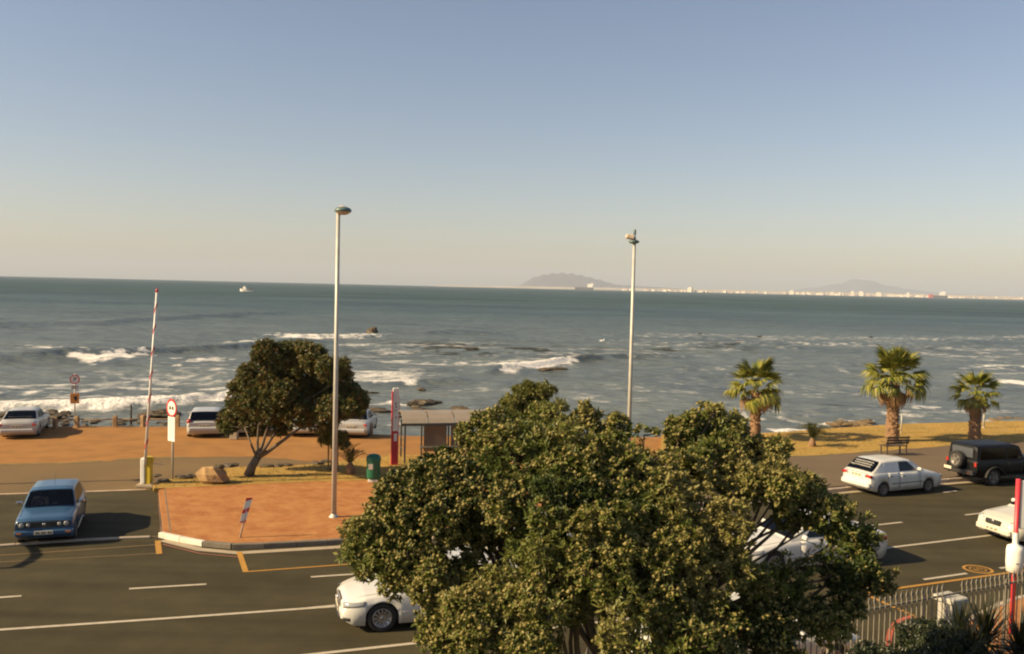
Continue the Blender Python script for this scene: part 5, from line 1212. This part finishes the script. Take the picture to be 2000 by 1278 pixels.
for i, lb in enumerate(lobes):
    c = Vector(lb[:3])-Vector(off); f = min(fk, key=lambda q_: (q_-c).length); k = MB(); pts = limb(k, f, c, .034, .010, .12, 5, rt); k.build('limb', M_barkl, bt)
k = MB()
for i in range(0, len(tips), 26):
    p = Vector(tips[i]); c = min((Vector(l[:3])-Vector(off) for l in lobes), key=lambda q_: (q_-p).length); limb(k, c, p, .012, .005, .15, 3, rt)
tw_ = k.build('twigs', M_barkl, bt); tw_['kind'] = 'stuff'
# --- the windblown tree
b = P(486,930,.15); wt_ = empty('windblown_tree', b, label='dark wind-bent tree leaning right with reddish leaf tips, on the grass verge', cat='tree')
WB = [(540,700,32),(520,690,20),(575,692,26),(610,702,28),(645,722,28),(500,735,32),(560,745,38),(620,760,38),(675,775,30),(692,792,22),(470,782,30),(520,790,38),(580,800,34),(640,805,34),(668,735,18),(462,815,26),(505,825,28),(446,836,15),(548,832,20),(700,803,14),(612,822,20),(480,755,26),(600,735,34),(655,790,30),(432,828,10),(540,770,34)]
off = np.array(tuple(b)); rq = random.Random(4); Lw = []
for a, c, r_ in WB:
    q_ = Q(a, c, b.y+rq.uniform(-1.3,1.3)); Lw.append((q_.x-off[0], q_.y-off[1], q_.z-off[2], r_/49.*1.02))
tips, axes = crown_tips(Lw, 105, inner=.3, squash=.95)
V, F_, sh = leaves(tips, axes, 7, .12, .05); stuffpart('crown', V, F_, sh, M_leafd, wt_)
base_pts = [Q(486,929,b.y)-b, Q(492,912,b.y)-b, Q(503,893,b.y)-b]; k = MB(); k.tube(base_pts, [.21,.165,.15], 10); k.build('trunk', M_barkl, wt_)
fkp = base_pts[-1]
for (e1, e2, r0) in (((540,870),(592,832),.085),((525,865),(545,835),.07),((515,862),(525,825),.07),((503,865),(505,830),.06),((492,872),(478,835),.05)):
    k = MB(); p1 = Q(*e1,b.y+rq.uniform(-.3,.3))-b; p2 = Q(*e2,b.y+rq.uniform(-.6,.6))-b; k.tube([fkp, fkp.lerp(p1,.5)+Vector((0,0,-.04)), p1, p2], [r0*1.3,r0,r0*.8,r0*.5], 8); k.build('limb', M_barkl, wt_)
    for l in rq.sample(Lw, 4): k = MB(); limb(k, p2, l[:3], r0*.45, .012, .12, 4, rq); k.build('limb', M_barkl, wt_)
# --- small tree behind the big one, and the staked sapling
def small_tree(name, base, lob, dens, ll, m_, label, trunk_r, extra=None, mtip=None):
    o = empty(name, base, label=label, cat='tree'); off = np.array(tuple(base)); L2 = [(x_-off[0], y_-off[1], z_-off[2], r_) for x_, y_, z_, r_ in lob]
    tips, axes = crown_tips(L2, dens, inner=.35); V, F_, sh = leaves(tips, axes, 7, ll, ll*.42); stuffpart('crown', V, F_, sh, m_, o)
    if mtip: 
        s2 = RS.rand(len(tips)) < .4; V, F_, sh = leaves(tips[s2]+axes[s2]*.04, axes[s2], 4, ll*.6, ll*.35); stuffpart('leaf_tips', V, F_, sh, mtip, o)
    c = sum((Vector(l[:3]) for l in L2), Vector())/len(L2); k = MB(); limb(k, (0,0,0), c*.8, trunk_r, trunk_r*.6, .05, 5, rq); k.build('trunk', M_barkl, o)
    for l in L2: k = MB(); limb(k, c*.75, l[:3], trunk_r*.5, .01, .1, 4, rq); k.build('limb', M_barkl, o)
    return o
b = P(1030,935,.14)
small_tree('street_tree', b, [tuple(Q(x_,y_,b.y+d_))+(r_,) for x_,y_,d_,r_ in ((1010,785,0,.5),(1045,775,.2,.5),(1065,765,-.2,.34),(1020,765,.3,.34),(1000,800,0,.4),(1060,800,0,.5),(1030,810,.4,.5),(1035,757,0,.25))], 110, .12, M_leaf, 'small olive tree crown poking up behind the top of the big tree', .09, mtip=M_bud)
b = P(646,918,.15)
st_o = small_tree('staked_sapling', b, [tuple(Q(x_,y_,b.y+d_))+(r_,) for x_,y_,d_,r_ in ((640,845,0,.32),(662,852,.1,.30),(650,832,0,.22),(632,862,0,.22),(668,868,.1,.24),(650,862,-.2,.3))], 110, .10, M_leafy, 'small yellow-green sapling tied between stakes, just left of the round-lamp post', .035)
for px in (641, 659): q_ = Q(px,918,b.y)-b; k = MB(); k.tube([(q_.x,0,0),(q_.x,0,1.3)], .035, 7); k.build('stake', M_wood, st_o)
# garden shrubs behind the railings
def shrub(name, c, r_, label, m_, ll=.07, dens=140):
    o = empty(name, (c[0],c[1],.13), label=label, cat='shrub'); L2 = [(0,0,c[2]-.13,r_),(r_*.5,.1,c[2]-.13-r_*.4,r_*.7),(-r_*.5,0,c[2]-.13-r_*.3,r_*.7),(0,-.1,c[2]-.13-r_*.9,r_*.8)]
    tips, axes = crown_tips(L2, dens, inner=.3); V, F_, sh = leaves(tips, axes, 6, ll, ll*.45); stuffpart('foliage', V, F_, sh, m_, o)
    k = MB(); limb(k, (0,0,0), (0,0,c[2]-.2), .04, .02, .05, 4, rq); k.build('stem', M_barkl, o); return o
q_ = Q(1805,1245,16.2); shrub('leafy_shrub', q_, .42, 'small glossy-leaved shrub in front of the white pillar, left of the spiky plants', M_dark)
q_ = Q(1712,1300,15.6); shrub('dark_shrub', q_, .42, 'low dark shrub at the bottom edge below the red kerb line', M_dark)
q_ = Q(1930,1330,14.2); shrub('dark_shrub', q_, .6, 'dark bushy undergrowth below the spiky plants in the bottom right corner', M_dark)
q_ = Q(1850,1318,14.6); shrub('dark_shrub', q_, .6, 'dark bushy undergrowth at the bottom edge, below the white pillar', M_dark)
# spiky strap-leaved plants
M_strap = leafmat('strap_leaf', (.007,.010,.004), [(.015,.020,.006),(.042,.040,.012)], .15, .35, .5)  # near-black leaf colour carries the shade over this corner
def strap_mesh(L_, w_, bend):
    vs = []; n_ = 8
    for i in range(n_+1):
        t = i/n_; x_ = L_*t*(1-.12*bend*t); z_ = -bend*L_*.45*t*t; ww = w_*(1-.2*t)*(1 if t < .6 else (1-t)/.4*.95+.05); vs += [(x_,-ww,z_+ww*.5),(x_,0,z_),(x_,ww,z_+ww*.5)]
    fs = [(i*3+j, (i+1)*3+j, (i+1)*3+j+1, i*3+j+1) for i in range(n_) for j in (0,1)]
    return npmesh('strap_leaf', vs, fs, M_strap, True, {'shade': np.linspace(.2,.9,len(vs))})
smesh = [strap_mesh(1.0,.021,b_) for b_ in (.1,.35,.7,1.0)]
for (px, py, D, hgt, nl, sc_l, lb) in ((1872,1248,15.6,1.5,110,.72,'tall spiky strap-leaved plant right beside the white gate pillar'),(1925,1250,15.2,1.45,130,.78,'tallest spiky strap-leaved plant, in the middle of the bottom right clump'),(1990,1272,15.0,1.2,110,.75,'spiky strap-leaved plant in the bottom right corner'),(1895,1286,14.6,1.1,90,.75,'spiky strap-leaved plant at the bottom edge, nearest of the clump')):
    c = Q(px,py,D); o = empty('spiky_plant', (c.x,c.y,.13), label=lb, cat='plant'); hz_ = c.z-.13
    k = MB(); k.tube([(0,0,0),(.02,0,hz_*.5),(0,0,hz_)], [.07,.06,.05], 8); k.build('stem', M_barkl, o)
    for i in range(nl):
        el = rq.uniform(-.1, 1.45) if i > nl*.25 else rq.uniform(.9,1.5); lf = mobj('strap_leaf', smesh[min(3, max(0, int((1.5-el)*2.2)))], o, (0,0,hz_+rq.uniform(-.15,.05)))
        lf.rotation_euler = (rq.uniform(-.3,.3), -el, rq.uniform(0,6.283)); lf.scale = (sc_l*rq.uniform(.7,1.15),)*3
# --- palms
M_frond = leafmat('palm_frond', (.035,.055,.008), [(.10,.13,.016),(.19,.20,.028),(.30,.27,.05)], .25, .45, .4)
M_dead = leafmat('dry_frond', (.30,.18,.09), [(.42,.27,.14)], .2, .8, .2)
M_ptrunk = mat('palm_trunk', (.30,.17,.09), .95, .3, 6, .03, 16, col2=(.15,.09,.05))
def fan_mesh(mt, droop, seed):
    r_ = random.Random(seed); V = []; F_ = []; sh = []
    def add(ps, s): V.extend(ps); F_.append(tuple(range(len(V)-4, len(V)))); sh.extend([s]*4)
    for s in (-1, 1): add([(0,0,.0),(.88,0,0),(.88,s*.018,.012),(0,s*.03,.012)], .7)
    n_ = 19
    for i in range(n_):
        a = (i-(n_-1)/2)/((n_-1)/2)*1.35; L_ = r_.uniform(.72,.98)*(1-.15*abs(a)/1.35); s = r_.uniform(.1,1)
        d = Vector((math.cos(a), math.sin(a), 0)); sd = Vector((-math.sin(a), math.cos(a), 0)); o = Vector((.86,0,0)); wq = .050
        m1 = o+d*L_*.55+Vector((0,0,-droop*.10*L_+.02)); m2 = o+d*L_*(1-.15*droop)+Vector((0,0,-droop*(.42+.3*r_.random())*L_))
        add([o, m1+sd*wq+Vector((0,0,-.02)), m1+d*.02, o+d*.05], s); add([o, o+d*.05, m1+d*.02, m1-sd*wq+Vector((0,0,-.02))], s*.9)
        add([m1+sd*wq+Vector((0,0,-.02)), m2+sd*.008, m2-sd*.008, m1+d*.02], s); add([m1+d*.02, m2+sd*.008, m2-sd*.008, m1-sd*wq+Vector((0,0,-.02))], s*.9)
    return npmesh('frond', V, F_, mt, False, {'shade': sh})
fans = [fan_mesh(M_frond, d_, i) for i, d_ in enumerate((.3,.5,.8,1.1))]; dead = [fan_mesh(M_dead, 1.4, 9), fan_mesh(M_dead, 1.7, 10)]
def palm(px, py, trpx, top_py, rad, nf, label, seed, ndead=6, tall=1.0, tr=.245):
    r_ = random.Random(seed); b = P(px,py,.15); o = empty('fan_palm', b, label=label, cat='palm tree', group='fan palms on the sea lawn'); hc = zat(px+2, trpx, b)-.15
    k = MB(); pr = []; n_ = 12
    for i in range(n_+1): t = i/n_; pr.append((tr*(1.12-.30*t if t < .8 else .88)*(1+.05*math.sin(i*2.4)), hc*t))
    k.lathe(pr, n=14); k.build('trunk', M_ptrunk, o)
    k = MB()
    for i in range(150):
        t = r_.random()**.8; a = i*2.4; rr_ = tr*(1.10-.28*t); z_ = hc*t*1.02; d = Vector((math.cos(a), math.sin(a), 0)); sd = Vector((-d.y, d.x, 0)); c = d*rr_+Vector((0,0,z_))
        k.add([c-sd*.06, c+sd*.06, c+d*.07+Vector((0,0,.10)), c+Vector((0,0,.13))-d*.02], [(0,1,2),(0,2,3),(1,3,2)])
    lb_ = k.build('leaf_bases', M_ptrunk, o); lb_['kind'] = 'stuff'
    for i in range(nf):
        t = i/nf; el = 1.40-1.75*t**.95+r_.uniform(-.2,.2); az = i*2.399+r_.uniform(-.3,.3); m_ = fans[min(3, int(t*4))]
        f = mobj('frond', m_, o, (.05*math.cos(az), .05*math.sin(az), hc+.10+.25*(1-t))); f.rotation_euler = (r_.uniform(-.5,.5), -el, az); f.scale = (rad/1.7*r_.uniform(.85,1.1)*(tall if el > .6 else 1),)*3
    for i in range(ndead):
        f = mobj('dry_frond', dead[i % 2], o, (0,0,hc+.02)); f.rotation_euler = (r_.uniform(-.4,.4), r_.uniform(.35,.95), i*6.283/ndead+r_.uniform(-.4,.4)); f.scale = (rad/1.7*.72,)*3
    return o
palm(1474,857,768,700,1.72,30,'fan palm with a thick bare trunk, leftmost of the three on the sea lawn',1,5)
palm(1742,862,752,677,1.85,36,'tallest fan palm with drooping dry fronds, behind the bench',2,10,1.0,.29)
palm(1903,858,780,717,1.42,30,'shortest fan palm with a dark trunk, rightmost of the three, behind the off-roader',3,3,1.0,.27)
def feather_mesh(mt):
    V = []; F_ = []; sh = []; n_ = 18; pts = []
    for i in range(n_+1): t = i/n_; pts.append(Vector((t*(1-.15*t*t), 0, .28*math.sin(t*2.2)-.38*t*t)))
    for i in range(n_):
        V += [pts[i]+Vector((0,-.012,0)), pts[i]+Vector((0,.012,0)), pts[i+1]+Vector((0,.01,0)), pts[i+1]+Vector((0,-.01,0))]; F_.append(tuple(range(len(V)-4,len(V)))); sh += [.5]*4
        if i < 2: continue
        t = i/n_; L_ = .24*math.sin(math.pi*min(1,t*.85+.12))+.03
        for s in (-1,1):
            d = Vector((.55,s*.8,.12)).normalized(); c = pts[i]; V += [c-Vector((.012,0,0)), c+d*L_*.5+Vector((.014,0,.01)), c+d*L_, c+d*L_*.5-Vector((.014,0,-.01))]; F_.append(tuple(range(len(V)-4,len(V)))); sh += [random.random()]*4
    return npmesh('frond', [tuple(v) for v in V], F_, mt, False, {'shade': sh})
M_cyc = leafmat('cycad_leaf', (.03,.04,.010), [(.06,.07,.018),(.12,.12,.03)], .2, .45, .4)
fm = feather_mesh(M_cyc)
for px, py, hgt, sc_, nf, lb in ((1586,872,.25,1.25,20,'young feather palm with dark arching fronds, alone on the lawn between two fan palms'),(684,926,.30,1.05,13,'small feather palm with few arching fronds, left of the green bin')):
    b = P(px,py,.15); o = empty('young_palm', b, label=lb, cat='palm'); k = MB(); k.lathe([(.17,0),(.20,.1),(.16,hgt),(.08,hgt+.15),(.001,hgt+.2)], n=10); k.build('trunk', M_ptrunk, o)
    for i in range(nf):
        f = mobj('frond', fm, o, (0,0,hgt+.05)); f.rotation_euler = (rq.uniform(-.3,.3), -rq.uniform(.25,1.35), i*2.4); f.scale = (sc_*rq.uniform(.8,1.1),)*3
# --- dry grass tufts
def tufts(name, pts, hgt, m_, per=7):
    T_ = np.array(pts); A = np.tile([0,0,1.], (len(T_),1)); V, F_, sh = leaves(T_, A, per, hgt, hgt*.16, spread=.5); o = mobj(name, npmesh(name, V, F_, m_, False, {'shade': sh})); o['kind'] = 'stuff'; o['label'] = 'short dry yellow grass'; return o
M_tuft = leafmat('dry_grass', (.30,.22,.06), [(.45,.30,.09),(.58,.38,.13)], .35, .8, .2)
pts = []
while len(pts) < 5000:
    x_ = rq.uniform(P(1300,880).x, 34); y_ = rq.uniform(42,66); q_ = Vector((x_,y_,.15)); px_, py_ = topix(x_,y_,.15)
    if y_ < edgeY(x_)-.3 and py_ < np.interp(px_, [1290,1500,1650,1780,1870,2000,2500], [901,893,885,875,868,861,827]): pts.append((x_,y_,.15))
tufts('grass', pts, .055, M_tuft)
pts = []
while len(pts) < 3500:
    px_, py_ = rq.uniform(300,1090), rq.uniform(886,955); lo_ = np.interp(px_, [300,330,440,600,720,760,1100],[953,952,947,940,937,935,904]); hi_ = np.interp(px_, [298,330,400,450,560,640,760,1100],[944,937,926,914,911,906,889,894])
    if hi_ < py_ < lo_: q_ = P(px_,py_,.15); pts.append(tuple(q_))
tufts('grass', pts, .05, M_tuft)
# ================================================================ FAR THINGS
M_ship = mat('ship_dark', (.06,.05,.055), .6, .2, .05); M_shipr = mat('ship_red', (.42,.06,.05), .6, .1, .05); M_shipw = mat('ship_white', (.75,.72,.66), .5, .05, .1)
def ship(px0, px1, D, label, red=False, bridge=.85):
    hz_ = 561+((px0+px1)/2-1000)*.02305; A = Q(px0,hz_,D); B = Q(px1,hz_,D); L_ = B.x-A.x; o = empty('cargo_ship', ((A.x+B.x)/2, D, SEA), -.35, label=label, cat='ship'); pxm = D/F
    hh_ = 5.5*pxm; pl_ = [(-L_/2,0),(-L_/2+.06*L_,-.07*L_),(L_/2-.04*L_,-.07*L_),(L_/2,-.05*L_),(L_/2,.05*L_),(L_/2-.04*L_,.07*L_),(-L_/2+.06*L_,.07*L_)]
    k = MB(); k.prism(pl_, -2, hh_*.9); k.build('hull', M_ship, o)
    if red: k = MB(); k.prism([(-L_/2-2,0),(-L_/2+.05*L_,-.073*L_),(-L_/2+.24*L_,-.073*L_),(-L_/2+.24*L_,.073*L_),(-L_/2+.05*L_,.073*L_)], -1.5, hh_*1.25); k.build('bow', M_shipr, o)
    x_ = (bridge-.5)*L_; k = MB(); k.box((x_,0,hh_*.9+2.6*pxm),(.30*L_,.12*L_,5.2*pxm)); k.box((x_+.02*L_,0,hh_*.9+6*pxm),(.34*L_,.12*L_,1.6*pxm)); k.box((x_+.08*L_,0,hh_*.9+7.6*pxm),(.06*L_,.04*L_,1.8*pxm)); k.build('superstructure', M_shipw, o)
    for t in (-.25, -.05, .12): k = MB(); k.tube([(t*L_,0,hh_*.9),(t*L_,0,hh_*.9+2.2*pxm)], .3*pxm, 6); k.build('crane', M_ship, o)
ship(1122,1159,8600,'dark cargo ship with a white bridge on the horizon in front of the flat hill')
ship(1815,1849,8600,'cargo ship with a red bow and white bridge on the horizon at the right', True, .72)
b = Q(482,568,900); b.z = SEA; fbt = empty('fishing_boat', b, R(175), 'small white fishing boat out on the water at the left', 'boat')
k = MB(); st_s = [(-6.5,1.6,1.3),(-6,2.0,1.4),(-2,2.3,1.3),(3,2.1,1.6),(5.5,1.0,2.3),(6.8,.05,2.8)]; vs = []
for x_, y_, z_ in st_s: vs += [(x_,-y_,z_),(x_,-y_*.7,-.4),(x_,y_*.7,-.4),(x_,y_,z_)]
k.add(vs, [(i*4+j, i*4+(j+1) % 4, (i+1)*4+(j+1) % 4, (i+1)*4+j) for i in range(5) for j in range(4)]+[(3,2,1,0),(20,21,22,23)]); k.build('hull', M_shipw, fbt)
k = MB(); k.rbox((2.0,0,2.7),(3.2,2.6,2.4),.2); k.rbox((2.2,0,4.3),(2.0,1.8,1.0),.15); k.build('cabin', M_shipw, fbt); k = MB(); k.tube([(1.5,0,4.6),(1.5,0,7)],.12,6); k.build('mast', M_ship, fbt); k = MB(); k.rbox((-3.8,0,2.0),(2.4,1.8,1.2),.2); k.build('deck_box', M_ship, fbt)
k = MB(); k.box((2.0,-1.33,3.1),(2.4,.05,.6)); k.build('cabin_window', M_ship, fbt)
M_bld = mat('pale_building', (.66,.58,.48), .9, .12, .02); M_bld2 = mat('tan_building', (.48,.38,.30), .9, .15, .02)
rb = random.Random(21)
def building(px, w_, h_, label=None, m_=None, D=None):
    D = D or rb.uniform(9900,10150); hz_ = 561+(px-1000)*.02305; c = Q(px,hz_,D); pm_ = D/F; o = empty('far_building', (c.x, D, SEA), rb.uniform(-.75,-.45), label=label or 'pale building in the hazy town strip along the far shore', cat='building', group=None if label else 'buildings of the far shore town')
    k = MB(); H_ = (h_*.78+1.6)*pm_; W_ = w_*pm_; k.box((0,0,H_*.42),(W_,W_*.6,H_*.84)); k.box((W_*rb.uniform(-.15,.15),0,H_*.9),(W_*.62,W_*.5,H_*.24)); k.box((W_*rb.uniform(-.2,.2),0,H_*1.05),(W_*.2,W_*.2,H_*.1)); k.build('block', m_ or rb.choice([M_bld,M_bld,M_bld2]), o)
for px, w_, h_, lb in ((1348,9,10,'broad pale tower standing highest in the far shore strip'),(1547,9,8,None),(1665,7,10,'slim pale tower left of a pair below the far low hill'),(1683,9,9,None),(1717,10,8,None),(1774,6,9,None),(1625,8,6,None),(1640,5,6,None)): building(px, w_, h_, lb, M_bld, 9900)
for i in range(120): px = rb.uniform(1215,2080); building(px, rb.uniform(3,9), rb.uniform(1.5,3.6)+(.8 if 1400 < px < 1780 else 0))
# birds
M_birdw = mat('gull_white', (.8,.78,.74), .7, .05, 20); M_birdk = mat('cormorant_dark', (.03,.03,.03), .7, .1, 20)
for px, py, m_, s, lb in ((1176,669,M_birdw,1.0,'white gull sitting on the water beyond the second lamp post'),(1367,655,M_birdk,.9,'dark bird on the water right of the second lamp post'),(1483,661,M_birdk,1.1,'dark seabird on the water above the leftmost fan palm'),(1701,661,M_birdk,.9,'dark seabird on the water left of the tallest palm crown')):
    b = P(px,py,SEA); o = empty('seabird', (b.x,b.y,SEA+.1), 0, lb, 'bird'); s *= .9
    k = MB(); k.blob((0,0,.22*s), .30*s, 1.7,.75,.7, .05, (10,7), 1); k.blob((.42*s,0,.52*s), .13*s, 1.1,1,1, .05, (8,6), 2); k.tube([(.3*s,0,.3*s),(.42*s,0,.5*s)],.08*s,6); k.tube([(-.4*s,0,.25*s),(-.72*s,0,.32*s)],[.12*s,.03*s],6); k.build('body', m_, o); k = MB(); k.tube([(.52*s,0,.52*s),(.68*s,0,.49*s)],[.04*s,.01*s],5); k.build('beak', M_spo, o)
